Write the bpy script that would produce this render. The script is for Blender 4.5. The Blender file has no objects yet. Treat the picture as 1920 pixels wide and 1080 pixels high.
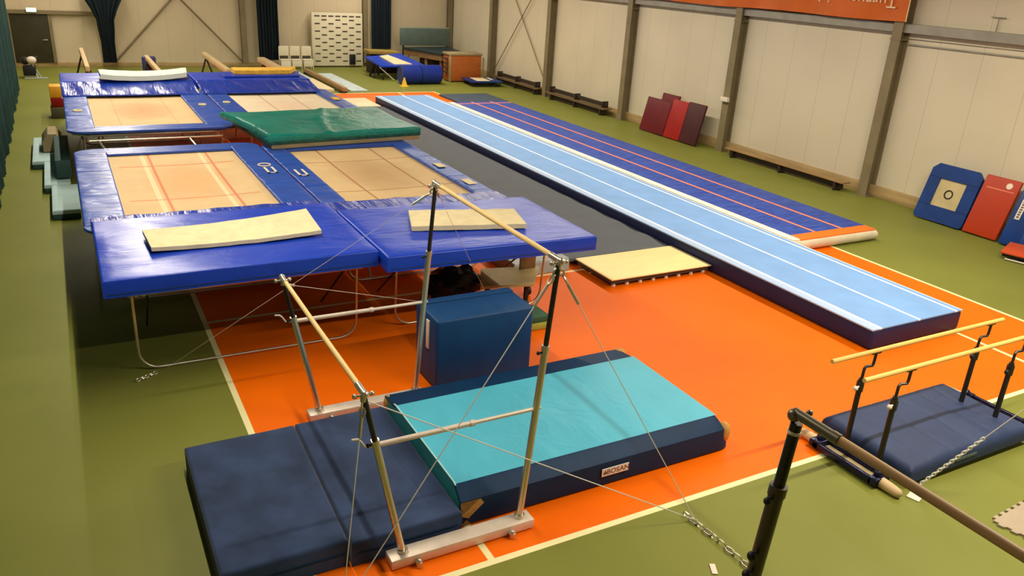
import bpy, bmesh, math, random
from mathutils import Vector, Matrix, noise
random.seed(7)
S = bpy.context.scene
C = S.collection
PI = math.pi

# ---------------------------------------------------------------- camera
cam_d = bpy.data.cameras.new('camera'); cam = bpy.data.objects.new('camera', cam_d); C.objects.link(cam)
cam_d.sensor_width = 36.0; cam_d.lens = 1500.5 / 1920 * 36.0
cam_d.clip_start = 0.05; cam_d.clip_end = 200
right = Vector((0.87935078, -0.47286875, 0.05601205)) ; 
# rows of the world-to-camera rotation: right, down, forward
r0 = Vector((0.87935078, -0.47286875, 0.05601205))
r1 = Vector((-0.12976531, -0.35115083, -0.92728316))
r2 = Vector((0.45815191, 0.80813875, -0.37014671))
m = Matrix((( r0.x, -r1.x, -r2.x, 0.0), (r0.y, -r1.y, -r2.y, 0.0), (r0.z, -r1.z, -r2.z, 4.5), (0, 0, 0, 1)))
cam.matrix_world = m
S.camera = cam

# ---------------------------------------------------------------- world, exposure
w = bpy.data.worlds.new('world'); S.world = w; w.use_nodes = True
w.node_tree.nodes['Background'].inputs[0].default_value = (1.0, 0.85, 0.62, 1)
w.node_tree.nodes['Background'].inputs[1].default_value = 0.02
S.view_settings.view_transform = 'Standard'; S.view_settings.look = 'None'
S.view_settings.gamma = 1.0; S.view_settings.use_curve_mapping = False
S.view_settings.exposure = 0.08
S.cycles.use_denoising = True
S.cycles.max_bounces = 6
S.cycles.sample_clamp_indirect = 6.0

# ---------------------------------------------------------------- lamps: long tube lights, two rows along the hall and one across its front end
def strip(x, y, power, sx=0.08, sy=4.8, col=(1.0, 0.90, 0.72), z=5.75, spread=PI):
    ld = bpy.data.lights.new('tube_light', 'AREA'); ld.shape = 'RECTANGLE'
    ld.size = sx; ld.size_y = sy; ld.energy = power; ld.color = col; ld.spread = spread
    lo = bpy.data.objects.new('tube_light', ld); C.objects.link(lo); lo.location = (x, y, z)
for y, p in ((7.4, 200), (12.5, 180), (18.0, 205), (23.5, 245), (29.0, 265), (34.0, 200)): strip(1.3, y, p)
for y, p in ((6.5, 330), (12.0, 240), (17.5, 245), (23.0, 280), (28.5, 270), (33.8, 210)): strip(11.6, y, p)
strip(7.6, 2.75, 450, 4.6, 0.08)
strip(9.5, -3.0, 150, 5.0, 0.08)

# ---------------------------------------------------------------- material helpers
class NT:
    def __init__(s, mat):
        s.t = mat.node_tree; s.n = s.t.nodes; s.l = s.t.links
    def link(s, a, b): s.l.new(a, b)
    def math(s, op, a, b=None, c=None):
        n = s.n.new('ShaderNodeMath'); n.operation = op
        for i, v in enumerate((a, b, c)):
            if v is None: continue
            if isinstance(v, (int, float)): n.inputs[i].default_value = v
            else: s.link(v, n.inputs[i])
        return n.outputs[0]
    def coord(s, kind='Object'):
        n = s.n.new('ShaderNodeTexCoord'); return n.outputs[kind]
    def sep(s, v):
        n = s.n.new('ShaderNodeSeparateXYZ'); s.link(v, n.inputs[0]); return n.outputs
    def mapping(s, v, scale=(1, 1, 1), rot=(0, 0, 0)):
        n = s.n.new('ShaderNodeMapping'); s.link(v, n.inputs[0])
        n.inputs['Scale'].default_value = scale; n.inputs['Rotation'].default_value = rot
        return n.outputs[0]
    def noise(s, v, scale, detail=3, rough=0.5, dist=0.0):
        n = s.n.new('ShaderNodeTexNoise'); s.link(v, n.inputs['Vector'])
        n.inputs['Scale'].default_value = scale; n.inputs['Detail'].default_value = detail
        n.inputs['Roughness'].default_value = rough; n.inputs['Distortion'].default_value = dist
        return n.outputs[0]
    def ramp(s, v, stops):
        n = s.n.new('ShaderNodeValToRGB'); s.link(v, n.inputs[0])
        cr = n.color_ramp
        while len(cr.elements) < len(stops): cr.elements.new(0.5)
        for e, (p, c) in zip(cr.elements, stops):
            e.position = p; e.color = (*c, 1) if len(c) == 3 else c
        return n.outputs[0]
    def mix(s, f, a, b):
        n = s.n.new('ShaderNodeMix'); n.data_type = 'RGBA'
        if isinstance(f, (int, float)): n.inputs[0].default_value = f
        else: s.link(f, n.inputs[0])
        for i, v in ((6, a), (7, b)):
            if isinstance(v, tuple): n.inputs[i].default_value = (*v, 1)
            else: s.link(v, n.inputs[i])
        return n.outputs[2]
    def band(s, v, c, hw):            # 1 where |v-c| < hw
        return s.math('LESS_THAN', s.math('ABSOLUTE', s.math('SUBTRACT', v, c)), hw)
    def rect(s, x, y, x0, x1, y0, y1):
        return s.math('MULTIPLY', s.band(x, (x0 + x1) / 2, (x1 - x0) / 2), s.band(y, (y0 + y1) / 2, (y1 - y0) / 2))
    def mx(s, *v):
        r = v[0]
        for q in v[1:]: r = s.math('MAXIMUM', r, q)
        return r

MATS = {}
def mat(name, col, rough=0.5, metal=0.0, var=0.12, vscale=3.0, bump=0.0, bscale=20.0, stretch=(1, 1, 1), sheen=0.0,
        coat=0.0, emit=None, spec=0.3, extra=None, bdist=0.02, dist=0.0):
    if name in MATS: return MATS[name]
    m = bpy.data.materials.new(name); m.use_nodes = True; t = NT(m)
    b = t.n['Principled BSDF']
    b.inputs['Roughness'].default_value = rough; b.inputs['Metallic'].default_value = metal
    b.inputs['Specular IOR Level'].default_value = spec
    if sheen: b.inputs['Sheen Weight'].default_value = sheen
    if coat: b.inputs['Coat Weight'].default_value = coat; b.inputs['Coat Roughness'].default_value = 0.15
    co = t.coord(); mp = t.mapping(co, stretch)
    n = t.noise(mp, vscale, 4)
    dk = tuple(c * (1 - var) for c in col); lt = tuple(min(1, c * (1 + var)) for c in col)
    colr = t.ramp(n, [(0.3, dk), (0.7, lt)])
    if extra: colr = extra(t, co, colr)
    t.link(colr, b.inputs['Base Color'])
    if bump:
        bn = t.noise(mp, bscale, 4, 0.55, dist)
        bp = t.n.new('ShaderNodeBump'); bp.inputs['Strength'].default_value = bump; bp.inputs['Distance'].default_value = bdist
        t.link(bn, bp.inputs['Height']); t.link(bp.outputs[0], b.inputs['Normal'])
    if emit:
        b.inputs['Emission Color'].default_value = (*col, 1); b.inputs['Emission Strength'].default_value = emit
    MATS[name] = m
    return m

def floor_mat():
    def ex(t, co, base):
        x, y, z = t.sep(co)
        n = t.noise(co, 0.7, 4)
        green = t.ramp(n, [(0.3, (0.180, 0.190, 0.034)), (0.7, (0.205, 0.216, 0.042))])
        orange = t.ramp(n, [(0.3, (0.84, 0.132, 0.0)), (0.7, (0.92, 0.156, 0.0))])
        o = t.rect(x, y, 1.2, 12.26, 4.57, 28.55)
        c = t.mix(o, green, orange)
        hw = 0.032
        lines = t.mx(
            t.rect(x, y, 1.2 - hw, 1.2 + hw, 4.57, 28.6), t.rect(x, y, 12.26 - hw, 12.26 + hw, 4.57, 28.6),
            t.rect(x, y, 1.2, 12.26, 4.57 - hw, 4.57 + hw), t.rect(x, y, 1.2, 12.26, 28.55 - hw, 28.55 + hw),
            t.rect(x, y, 2.54, 2.60, 4.57, 7.0), t.rect(x, y, 10.79, 10.85, 4.57, 28.5),
            t.rect(x, y, 1.2, 12.26, 10.11, 10.17), t.rect(x, y, 1.2, 12.26, 22.9, 22.96))
        return t.mix(lines, c, (0.86, 0.78, 0.42))
    return mat('sports_floor', (0.3, 0.3, 0.1), rough=0.5, var=0.05, bump=0.04, bscale=60, extra=ex, spec=0.15)

def wall_mat(axis, off, name, col=(0.62, 0.545, 0.40)):
    def ex(t, co, base):
        x, y, z = t.sep(co)
        v = y if axis == 'y' else x
        fr = t.math('FRACT', t.math('ADD', v, off))
        seam = t.math('LESS_THAN', fr, 0.014)
        return t.mix(t.math('MULTIPLY', seam, 0.30), base, (0.12, 0.10, 0.06))
    return mat(name, col, rough=0.55, var=0.05, vscale=0.6, bump=0.05, bscale=3, extra=ex)

M_floor = floor_mat()
M_wr = wall_mat('y', 0.78, 'wall_panels_right')
M_wb = wall_mat('x', 0.1, 'wall_panels_back', (0.60, 0.505, 0.345))
M_ceil = mat('ceiling_sheet', (0.20, 0.18, 0.15), 0.7)
M_steel = mat('painted_steel_brown', (0.21, 0.165, 0.09), 0.55, var=0.12)
M_rail = mat('girt_grey', (0.30, 0.28, 0.23), 0.5)
M_plinth = mat('plinth_brown', (0.42, 0.29, 0.13), 0.6, var=0.2, stretch=(1, .3, 4))
M_curt = mat('curtain_green', (0.026, 0.058, 0.056), 0.9, var=0.15, spec=0.1)
M_curtd = mat('curtain_dark', (0.006, 0.014, 0.02), 0.9, var=0.2)
M_vblue = mat('vinyl_blue', (0.008, 0.050, 0.50), 0.32, var=0.08, bump=0.22, bscale=1.6, stretch=(1, 2.6, 1), dist=1.2, bdist=0.06, spec=0.5)
M_vblued = mat('vinyl_blue_pad', (0.014, 0.075, 0.42), 0.33, var=0.14, bump=0.8, bscale=4, stretch=(0.5, 2.2, 1), dist=0.8, bdist=0.04, spec=0.65)
M_cover = mat('vinyl_wrinkled_blue', (0.010, 0.042, 0.38), 0.26, var=0.08, bump=0.55, bscale=2.4, stretch=(3.0, 0.35, 1), dist=0.4, bdist=0.07, spec=0.6)
M_navy = mat('navy_vinyl', (0.003, 0.027, 0.080), 0.5, spec=0.15, var=0.12, bump=0.15, bscale=4, bdist=0.03)
M_velour = mat('navy_velour', (0.026, 0.045, 0.105), 0.9, var=0.34, vscale=3.2, bump=0.15, bscale=6, sheen=0.12, spec=0.15)
M_teal = mat('teal_vinyl', (0.07, 0.40, 0.54), 0.42, var=0.08, vscale=1.2, bump=0.35, bscale=2.0, stretch=(1.5, 1, 1), bdist=0.04, dist=0.8)
M_teald = mat('teal_side_dark', (0.03, 0.24, 0.27), 0.6, var=0.1)  # darker teal for both end faces of the crash mat
M_leather = mat('corner_leather', (0.52, 0.27, 0.07), 0.6, var=0.25, vscale=20)
M_green = mat('green_tarp', (0.006, 0.19, 0.15), 0.36, var=0.18, vscale=2, bump=0.6, bscale=2.4, bdist=0.05, dist=1.5)
M_greend = mat('green_tarp_side', (0.008, 0.08, 0.06), 0.45, var=0.4, vscale=14, bump=0.8, bscale=10)
M_tan = mat('tan_foam', (0.32, 0.25, 0.13), 0.8, var=0.15)
M_carpet = mat('cream_carpet_foam', (0.78, 0.66, 0.40), 0.95, var=0.08, vscale=8, bump=0.5, bscale=90, bdist=0.004)
M_white = mat('white_foam', (0.75, 0.78, 0.62), 0.9, var=0.06, bump=0.4, bscale=60, bdist=0.004)
M_yel = mat('yellow_foam', (0.85, 0.48, 0.06), 0.9, var=0.15, vscale=12, bump=0.6, bscale=50, bdist=0.01)
M_wood = mat('bar_wood', (0.82, 0.58, 0.24), 0.5, var=0.10, vscale=6, stretch=(1, .2, 1), bump=0.1)
M_woodx = mat('rail_wood', (0.80, 0.48, 0.13), 0.5, var=0.12, vscale=6, stretch=(.2, 1, 1), bump=0.1)
M_wood2 = mat('dark_bar_wood', (0.44, 0.27, 0.12), 0.5, var=0.18, vscale=10, stretch=(1, .15, 1), bump=0.1)
M_ply = mat('plywood_birch', (0.90, 0.72, 0.33), 0.5, var=0.05, vscale=2, stretch=(1, 4, 1))
M_plyp = mat('plywood_pale', (0.80, 0.66, 0.42), 0.5, var=0.1, vscale=2, stretch=(1, 4, 1))
M_chrome = mat('steel_tube', (0.62, 0.57, 0.46), 0.32, metal=0.85, var=0.08)
M_galv = mat('galvanised_base', (0.72, 0.62, 0.52), 0.45, metal=0.35, var=0.08, vscale=8)
M_dtube = mat('dark_tube', (0.045, 0.042, 0.035), 0.35, metal=0.6, var=0.15)
M_black = mat('black_plastic', (0.012, 0.012, 0.014), 0.5)
M_bbag = mat('black_bag', (0.012, 0.013, 0.016), 0.35, bump=0.9, bscale=7, bdist=0.05)
M_cable = mat('steel_cable', (0.78, 0.76, 0.7), 0.4, metal=0.3, var=0.02)
M_gtrack = mat('grey_track_mat', (0.100, 0.108, 0.122), 0.8, var=0.06, bump=0.05, bscale=30)
M_puzzle = mat('grey_puzzle', (0.40, 0.32, 0.23), 0.85, var=0.08)
M_lock = mat('white_rack', (0.74, 0.68, 0.50), 0.5, var=0.05)
M_dark = mat('dark_base_slot_shade', (0.06, 0.05, 0.035), 0.7)  # dark feet and frames, also the painted shade of slots and gaps
M_dred = mat('dark_red_vinyl', (0.13, 0.006, 0.010), 0.45, var=0.15, bump=0.15, bscale=5)
M_red = mat('red_vinyl', (0.33, 0.012, 0.010), 0.4, var=0.12, bump=0.15, bscale=5)
M_maroon = mat('maroon_vinyl', (0.06, 0.012, 0.014), 0.5, var=0.15, bump=0.15, bscale=5)
M_rboard = mat('orange_red_vinyl', (0.40, 0.032, 0.004), 0.42, var=0.06, bump=0.1, bscale=3)
M_lblue = mat('pale_blue_foam', (0.40, 0.55, 0.54), 0.8, var=0.08)
M_dteal = mat('dark_teal_foam', (0.03, 0.07, 0.065), 0.7, var=0.1)
M_orangec = mat('orange_wood_box', (0.42, 0.11, 0.02), 0.5, var=0.12, stretch=(1, 1, 4))
M_brown = mat('brown_wood', (0.22, 0.12, 0.05), 0.55, var=0.25, vscale=5, stretch=(1, .3, 1))
M_bench = mat('bench_wood', (0.32, 0.19, 0.075), 0.5, var=0.2, vscale=5, stretch=(1, .3, 1))
M_benchs = mat('bench_wood_dark', (0.17, 0.11, 0.055), 0.5, var=0.2, vscale=5, stretch=(1, .3, 1))
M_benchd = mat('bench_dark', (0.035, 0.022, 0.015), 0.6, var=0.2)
M_yelblk = mat('yellow_block_vinyl', (0.75, 0.36, 0.02), 0.5)
M_label = mat('label_white', (0.75, 0.66, 0.55), 0.5, var=0.03)
M_labeld = mat('label_dark_print', (0.13, 0.09, 0.07), 0.5)
M_olive = mat('olive_door', (0.035, 0.033, 0.012), 0.6)
M_lav = mat('grey_green_panel', (0.10, 0.14, 0.12), 0.6)
M_plast = mat('pale_plastic_sheet', (0.36, 0.40, 0.38), 0.4, bump=0.6, bscale=6)
M_barrel = mat('barrel_blue', (0.012, 0.03, 0.26), 0.35, var=0.15, stretch=(3, 1, 1))
M_grpad = mat('green_pad', (0.03, 0.10, 0.05), 0.7)
M_ygpad = mat('yellow_green_pad', (0.32, 0.34, 0.05), 0.7)
M_cone = mat('yellow_cone', (0.8, 0.5, 0.03), 0.6)

def banner_mat():
    return mat('orange_banner', (0.58, 0.115, 0.010), 0.45, var=0.12, vscale=1.2, bump=0.3, bscale=1.0)
def track_mat():
    def ex(t, co, base):
        x, y, z = t.sep(co)
        base = t.mix(t.math('LESS_THAN', x, -0.79), base, (0.42, 0.56, 0.82))
        l = t.mx(t.band(x, -0.80, 0.028), t.band(x, 0.0, 0.022), t.band(x, 0.82, 0.022), t.math('GREATER_THAN', x, 0.935))
        return t.mix(l, base, (0.85, 0.90, 0.95))
    return mat('light_blue_track', (0.20, 0.38, 0.72), 0.62, var=0.06, vscale=2.5, bump=0.12, bscale=40, bdist=0.01, extra=ex)
def air_mat():
    def ex(t, co, base):
        x, y, z = t.sep(co)
        n = t.noise(t.mapping(co, (1.2, 9, 1)), 3, 3)
        b = t.ramp(n, [(0.35, (0.018, 0.045, 0.27)), (0.65, (0.045, 0.095, 0.42))])
        l = t.mx(t.band(x, -0.29, 0.034), t.band(x, 0.43, 0.034), t.band(y, 15.0, 0.05))
        c = t.mix(l, b, (0.95, 0.24, 0.10))
        return t.mix(t.math('LESS_THAN', y, 0.30), c, (0.88, 0.17, 0.015))
    return mat('inflatable_track', (0.03, 0.06, 0.3), 0.55, bump=0.3, bscale=25, bdist=0.01, extra=ex)
def bed_mat(kind):
    def ex(t, co, base):
        x, y, z = t.sep(co)
        # worn centre of the bed: a stain with its own shape
        r = t.math('ADD', t.math('POWER', t.math('DIVIDE', x, 0.75), 2), t.math('POWER', t.math('DIVIDE', y, 1.35), 2))
        nn = t.noise(co, 2.0, 3)
        st = t.math('SUBTRACT', 1.15, t.math('ADD', r, t.math('MULTIPLY', nn, 0.5)))
        st = t.math('MULTIPLY', t.math('MINIMUM', t.math('MAXIMUM', st, 0), 1), 0.75)
        stain = {'a': (0.66, 0.34, 0.13), 'b': (0.46, 0.26, 0.11), 'c': (0.66, 0.26, 0.11), 'd': (0.80, 0.55, 0.38)}[kind]
        c = t.mix(st, base, stain)
        if kind == 'a':
            w_ = t.mx(t.band(x, -0.50, 0.035), t.band(x, 0.44, 0.03))
            c = t.mix(t.math('MULTIPLY', w_, 0.6), c, (0.88, 0.72, 0.45))
            l = t.mx(t.band(x, -0.40, 0.02), t.band(x, 0.55, 0.02), t.math('MULTIPLY', t.band(y, -1.0, 0.02), t.band(x, 0, 0.9)),
                     t.math('MULTIPLY', t.band(y, 1.1, 0.025), t.band(x, 0, 0.9)))
            c = t.mix(t.math('MULTIPLY', l, 0.75), c, (0.62, 0.13, 0.05))
        elif kind == 'b':
            l = t.mx(t.band(x, -0.50, 0.016), t.band(x, 0.52, 0.016), t.band(y, -1.05, 0.016), t.band(y, 0.95, 0.016))
            c = t.mix(t.math('MULTIPLY', l, 0.8), c, (0.35, 0.10, 0.04))
        elif kind == 'c':
            l = t.mx(t.band(x, -0.53, 0.012), t.band(x, 0.55, 0.012), t.math('MULTIPLY', t.band(x, 0, 0.012), t.band(y, 0, 0.3)))
            c = t.mix(t.math('MULTIPLY', l, 0.5), c, (0.5, 0.25, 0.1))
        else:
            l = t.mx(t.band(x, -0.35, 0.014), t.band(x, 0.42, 0.014), t.math('MULTIPLY', t.band(y, -0.6, 0.02), t.band(x, 0.1, .6)))
            c = t.mix(t.math('MULTIPLY', l, 0.6), c, (0.25, 0.15, 0.1))
        return c
    return mat('trampoline_bed_' + kind, (0.66, 0.46, 0.23) if kind != 'd' else (0.80, 0.66, 0.46), 0.7, var=0.05, vscale=3, bump=0.2, bscale=70, bdist=0.004, extra=ex)

# ---------------------------------------------------------------- mesh builder
class MB:
    def __init__(s): s.b = bmesh.new(); s.M = Matrix.Identity(4); s.mi = 0
    def _fin(s, vs, fs):
        for f in fs: f.material_index = s.mi
        for v in vs: v.co = s.M @ v.co
    def mesh(s, vs, fs):
        V = [s.b.verts.new(v) for v in vs]; F = []
        for f in fs:
            try: F.append(s.b.faces.new([V[i] for i in f]))
            except ValueError: pass
        s._fin(V, F); return V, F
    def box(s, x0, x1, y0, y1, z0, z1, bev=0.0, seg=2):
        t = bmesh.new()
        V = [t.verts.new(p) for p in ((x0,y0,z0),(x1,y0,z0),(x1,y1,z0),(x0,y1,z0),(x0,y0,z1),(x1,y0,z1),(x1,y1,z1),(x0,y1,z1))]
        for f in ((0,3,2,1),(4,5,6,7),(0,1,5,4),(1,2,6,5),(2,3,7,6),(3,0,4,7)): t.faces.new([V[i] for i in f])
        if bev: bmesh.ops.bevel(t, geom=list(t.edges), offset=bev, segments=seg, profile=0.5, affect='EDGES')
        t.verts.index_update()
        s.mesh([v.co.copy() for v in t.verts], [[v.index for v in f.verts] for f in t.faces]); t.free(); return s
    def tube(s, pts, r, n=12, closed=False, r1=None):
        pts = [Vector(p) for p in pts]; N = len(pts); rings = []
        prev = None
        for i, p in enumerate(pts):
            if closed: d = (pts[(i+1) % N] - pts[i-1]).normalized()
            elif i == 0: d = (pts[1] - p).normalized()
            elif i == N-1: d = (p - pts[i-1]).normalized()
            else: d = ((pts[i+1]-p).normalized() + (p-pts[i-1]).normalized()).normalized()
            if prev is None:
                a = d.cross(Vector((0, 0, 1)));
                if a.length < 0.05: a = d.cross(Vector((1, 0, 0)))
                a.normalize()
            else:
                a = prev - d * prev.dot(d); a.normalize()
            prev = a; b = d.cross(a)
            rr = r if r1 is None else r + (r1 - r) * i / (N-1)
            rings.append([p + (a*math.cos(2*PI*k/n) + b*math.sin(2*PI*k/n))*rr for k in range(n)])
        vs = [v for R in rings for v in R]; fs = []
        L = N if closed else N-1
        for i in range(L):
            j = (i+1) % N
            for k in range(n):
                fs.append((i*n+k, i*n+(k+1) % n, j*n+(k+1) % n, j*n+k))
        if not closed:
            fs.append(tuple(range(n))[::-1]); fs.append(tuple((N-1)*n+k for k in range(n)))
        s.mesh(vs, fs); return s
    def sphere(s, c, r, u=12, v=8, sc=(1, 1, 1)):
        vs = []; fs = []
        for j in range(v+1):
            th = PI*j/v
            for i in range(u):
                ph = 2*PI*i/u
                vs.append((c[0]+r*sc[0]*math.sin(th)*math.cos(ph), c[1]+r*sc[1]*math.sin(th)*math.sin(ph), c[2]+r*sc[2]*math.cos(th)))
        for j in range(v):
            for i in range(u): fs.append((j*u+i, (j+1)*u+i, (j+1)*u+(i+1) % u, j*u+(i+1) % u))
        s.mesh(vs, fs); return s
    def prism(s, poly, axis, a0, a1):          # poly in the other two axes, extruded along axis
        n = len(poly); vs = []
        for a in (a0, a1):
            for p, q in poly:
                vs.append({'x': (a, p, q), 'y': (p, a, q), 'z': (p, q, a)}[axis])
        fs = [tuple(range(n)), tuple(range(2*n-1, n-1, -1))] + [(i, i+n, (i+1) % n + n, (i+1) % n) for i in range(n)]
        s.mesh(vs, fs); return s
    def soft(s, x0, x1, y0, y1, z0, z1, r=0.03, nx=12, ny=12, f=None, taper=0.0):
        # a padded slab: rounded upper rim, optional relief f(x,y) on top
        def ticks(a, b, n):
            L = b-a; t = [0, r*0.12, r*0.35, r*0.7, r] + [r + (L-2*r)*i/n for i in range(1, n)] + [L-r, L-r*0.7, L-r*0.35, L-r*0.12, L]
            return [a+q for q in t]
        X = ticks(x0, x1, nx); Y = ticks(y0, y1, ny); vs = []; fs = []
        def drop(d): 
            if d >= r: return 0
            return r - math.sqrt(max(0, r*r-(r-d)**2))
        for y in Y:
            for x in X:
                dd = min(x-x0, x1-x, y-y0, y1-y)
                z = z1 - drop(dd)
                if f: z += f(x, y)*min(1, dd/(r*1.5))
                vs.append((x, y, z))
        nX = len(X); nY = len(Y)
        for j in range(nY-1):
            for i in range(nX-1): fs.append((j*nX+i, j*nX+i+1, (j+1)*nX+i+1, (j+1)*nX+i))
        rim = [i for i in range(nX)] + [j*nX+nX-1 for j in range(1, nY)] + [(nY-1)*nX+i for i in range(nX-2, -1, -1)] + [j*nX for j in range(nY-2, 0, -1)]
        base = len(vs)
        for k in rim: v = vs[k]; vs.append((v[0], v[1], z0))
        n = len(rim)
        for k in range(n): fs.append((rim[k], base+k, base+(k+1) % n, rim[(k+1) % n]))
        fs.append(tuple(base+k for k in range(n-1, -1, -1)))
        s.mesh(vs, fs); return s
    def build(s, name, mats, parent=None, smooth=True, angle=40):
        bmesh.ops.recalc_face_normals(s.b, faces=s.b.faces)
        me = bpy.data.meshes.new(name)
        if parent is not None:
            o = ORG[parent.name]; 
            for v in s.b.verts: v.co -= o
        s.b.to_mesh(me); s.b.free()
        for m_ in (mats if isinstance(mats, (list, tuple)) else [mats]): me.materials.append(m_)
        if smooth:
            for p in me.polygons: p.use_smooth = True
            me.set_sharp_from_angle(angle=math.radians(angle))
        ob = bpy.data.objects.new(name, me); C.objects.link(ob)
        if parent is not None: ob.parent = parent; ORG[ob.name] = ORG[parent.name]
        else: ORG[ob.name] = Vector((0, 0, 0))
        return ob
ORG = {}
def thing(name, label, cat, loc, group=None):
    o = bpy.data.objects.new(name, None); C.objects.link(o); o.empty_display_size = 0.2
    o.location = loc; o['label'] = label; o['category'] = cat
    if group: o['group'] = group
    ORG[o.name] = Vector(loc); return o
def tag(o, label, cat, group=None):
    # a one-mesh thing: move its origin to its base so that its location is its place
    me = o.data; xs = [v.co for v in me.vertices]
    c = Vector((sum(v.x for v in xs)/len(xs), sum(v.y for v in xs)/len(xs), min(v.z for v in xs)))
    for v in me.vertices: v.co -= c
    o.location = c; ORG[o.name] = c
    o['label'] = label; o['category'] = cat
    if group: o['group'] = group
    return o
def struct(o): o['kind'] = 'structure'; return o
def copy_thing(root, loc, rz=0.0, label=None):
    r = root.copy(); C.objects.link(r); r.location = loc; r.rotation_euler = (0, 0, rz)
    if label: r['label'] = label
    for ch in root.children:
        c = ch.copy(); C.objects.link(c); c.parent = r
        for g in ch.children:
            d = g.copy(); C.objects.link(d); d.parent = c
    return r
def textmesh(txt, size, mt, name, parent, M, extrude=0.001):
    cu = bpy.data.curves.new('t', 'FONT'); cu.body = txt; cu.size = size; cu.extrude = extrude
    cu.align_x = 'CENTER'; cu.align_y = 'CENTER'
    to = bpy.data.objects.new('t', cu); C.objects.link(to)
    me = bpy.data.meshes.new_from_object(to); bpy.data.objects.remove(to)
    o = ORG[parent.name]
    for v in me.vertices: v.co = (M @ v.co) - o
    me.materials.clear(); me.materials.append(mt)
    ob = bpy.data.objects.new(name, me); C.objects.link(ob); ob.parent = parent; ORG[ob.name] = o
    return ob
def frame_M(o, ex, ey):       # matrix taking local x,y to world directions ex,ey at o
    ex = Vector(ex).normalized(); ey = Vector(ey); ey = (ey - ex*ey.dot(ex)).normalized(); ez = ex.cross(ey)
    return Matrix(((ex.x, ey.x, ez.x, o[0]), (ex.y, ey.y, ez.y, o[1]), (ex.z, ey.z, ez.z, o[2]), (0, 0, 0, 1)))
def wr(sx, sy, amp, seed=0.0):
    return lambda x, y: amp*noise.noise(Vector((x*sx+seed, y*sy, seed*1.7)))
def arc_pts(c, r, a0, a1, n, plane='xz'):
    out = []
    for i in range(n+1):
        a = a0+(a1-a0)*i/n
        if plane == 'xz': out.append((c[0]+r*math.cos(a), c[1], c[2]+r*math.sin(a)))
        elif plane == 'yz': out.append((c[0], c[1]+r*math.cos(a), c[2]+r*math.sin(a)))
        else: out.append((c[0]+r*math.cos(a), c[1]+r*math.sin(a), c[2]))
    return out
def chain(b, p0, p1, link=0.05, wire=0.006, sag=0.0):
    p0 = Vector(p0); p1 = Vector(p1); L = (p1-p0).length; n = max(1, int(L/(link*0.78)))
    d = (p1-p0).normalized()
    side = d.cross(Vector((0, 0, 1))); side = side.normalized() if side.length > .05 else Vector((1, 0, 0))
    up = side.cross(d)
    for i in range(n):
        c = p0.lerp(p1, (i+0.5)/n); a = side if i % 2 else up
        pts = [c + d*(link/2)*math.cos(t)+a*(link*0.27)*math.sin(t) for t in [2*PI*k/10 for k in range(10)]]
        b.tube(pts, wire, 6, closed=True)

# ================================================================= THE ROOM
XR = 16.43; YB = 36.3; XL = -2.0; YF = -6.0; ZC = 7.2
b = MB(); b.box(XL, XR+0.2, YF, YB+0.2, -0.15, 0); struct(b.build('floor', M_floor))
b = MB(); b.box(XR, XR+0.2, YF, YB, 0, ZC); struct(b.build('wall_right', M_wr))
b = MB(); b.box(XL, XR+0.2, YB, YB+0.2, 0, ZC); struct(b.build('wall_back', M_wb))
b = MB(); b.box(XL-0.2, XL, YF, YB+0.2, 0, ZC); struct(b.build('wall_left', M_wb))
b = MB(); b.box(XL, XR+0.2, YF-0.2, YF, 0, ZC); struct(b.build('wall_front', M_steel))
b = MB(); b.box(XL-.2, XR+0.2, YF-.2, YB+0.2, ZC, ZC+0.2); struct(b.build('ceiling', M_ceil))
b = MB()
ys = [YF, 6.7, 7.1, 12.0, 12.3, 16.9, 17.2, 21.8, 22.1, 26.8, 27.1, 31.6, 31.9, YB-.02]
b.box(XR-0.045, XR-0.001, YF+.01, YB-0.02, 0.001, 0.27, 0.006)
struct(b.build('baseboard_right', M_plinth))
b = MB(); b.box(XL+.01, XR-0.05, YB-0.04, YB-0.001, 0.001, 0.16, 0.005); struct(b.build('baseboard_back', M_plinth))

tn = [0]
def trim(b, mt, smooth=False):
    tn[0] += 1
    return struct(b.build('trim_%d' % tn[0], mt, smooth=smooth))
def ibeam(b, x0, x1, y, z0, z1, fw=0.24):
    b.box(x0, x0+0.022, y-fw/2, y+fw/2, z0, z1); b.box(x1-0.022, x1, y-fw/2, y+fw/2, z0, z1)
    b.box(x0+0.02, x1-0.02, y-0.012, y+0.012, z0, z1)
for y in (7.2, 12.12, 17.05, 21.95, 26.95, 31.7):
    b = MB(); ibeam(b, XR-0.29, XR-0.002, y, 0.0, ZC-0.02)
    b.box(XR-0.30, XR-0.05, y-0.14, y+0.14, 3.52, 3.545); b.box(XR-0.30, XR-0.05, y-0.14, y+0.14, 0.0, 0.03)
    trim(b, M_steel)
# horizontal girt rail and a thin conduit below it
b = MB(); b.box(XR-0.20, XR-0.002, YF+.02, YB-.02, 3.68, 3.87, 0.01); trim(b, M_rail)
b = MB(); b.tube([(XR-0.03, YF+.02, 3.50), (XR-0.03, 12.0, 3.44)], 0.018, 8); b.tube([(XR-0.03, YF+.02, 3.66), (XR-0.03, 12.0, 3.56)], 0.008, 6); trim(b, M_rail)
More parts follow.
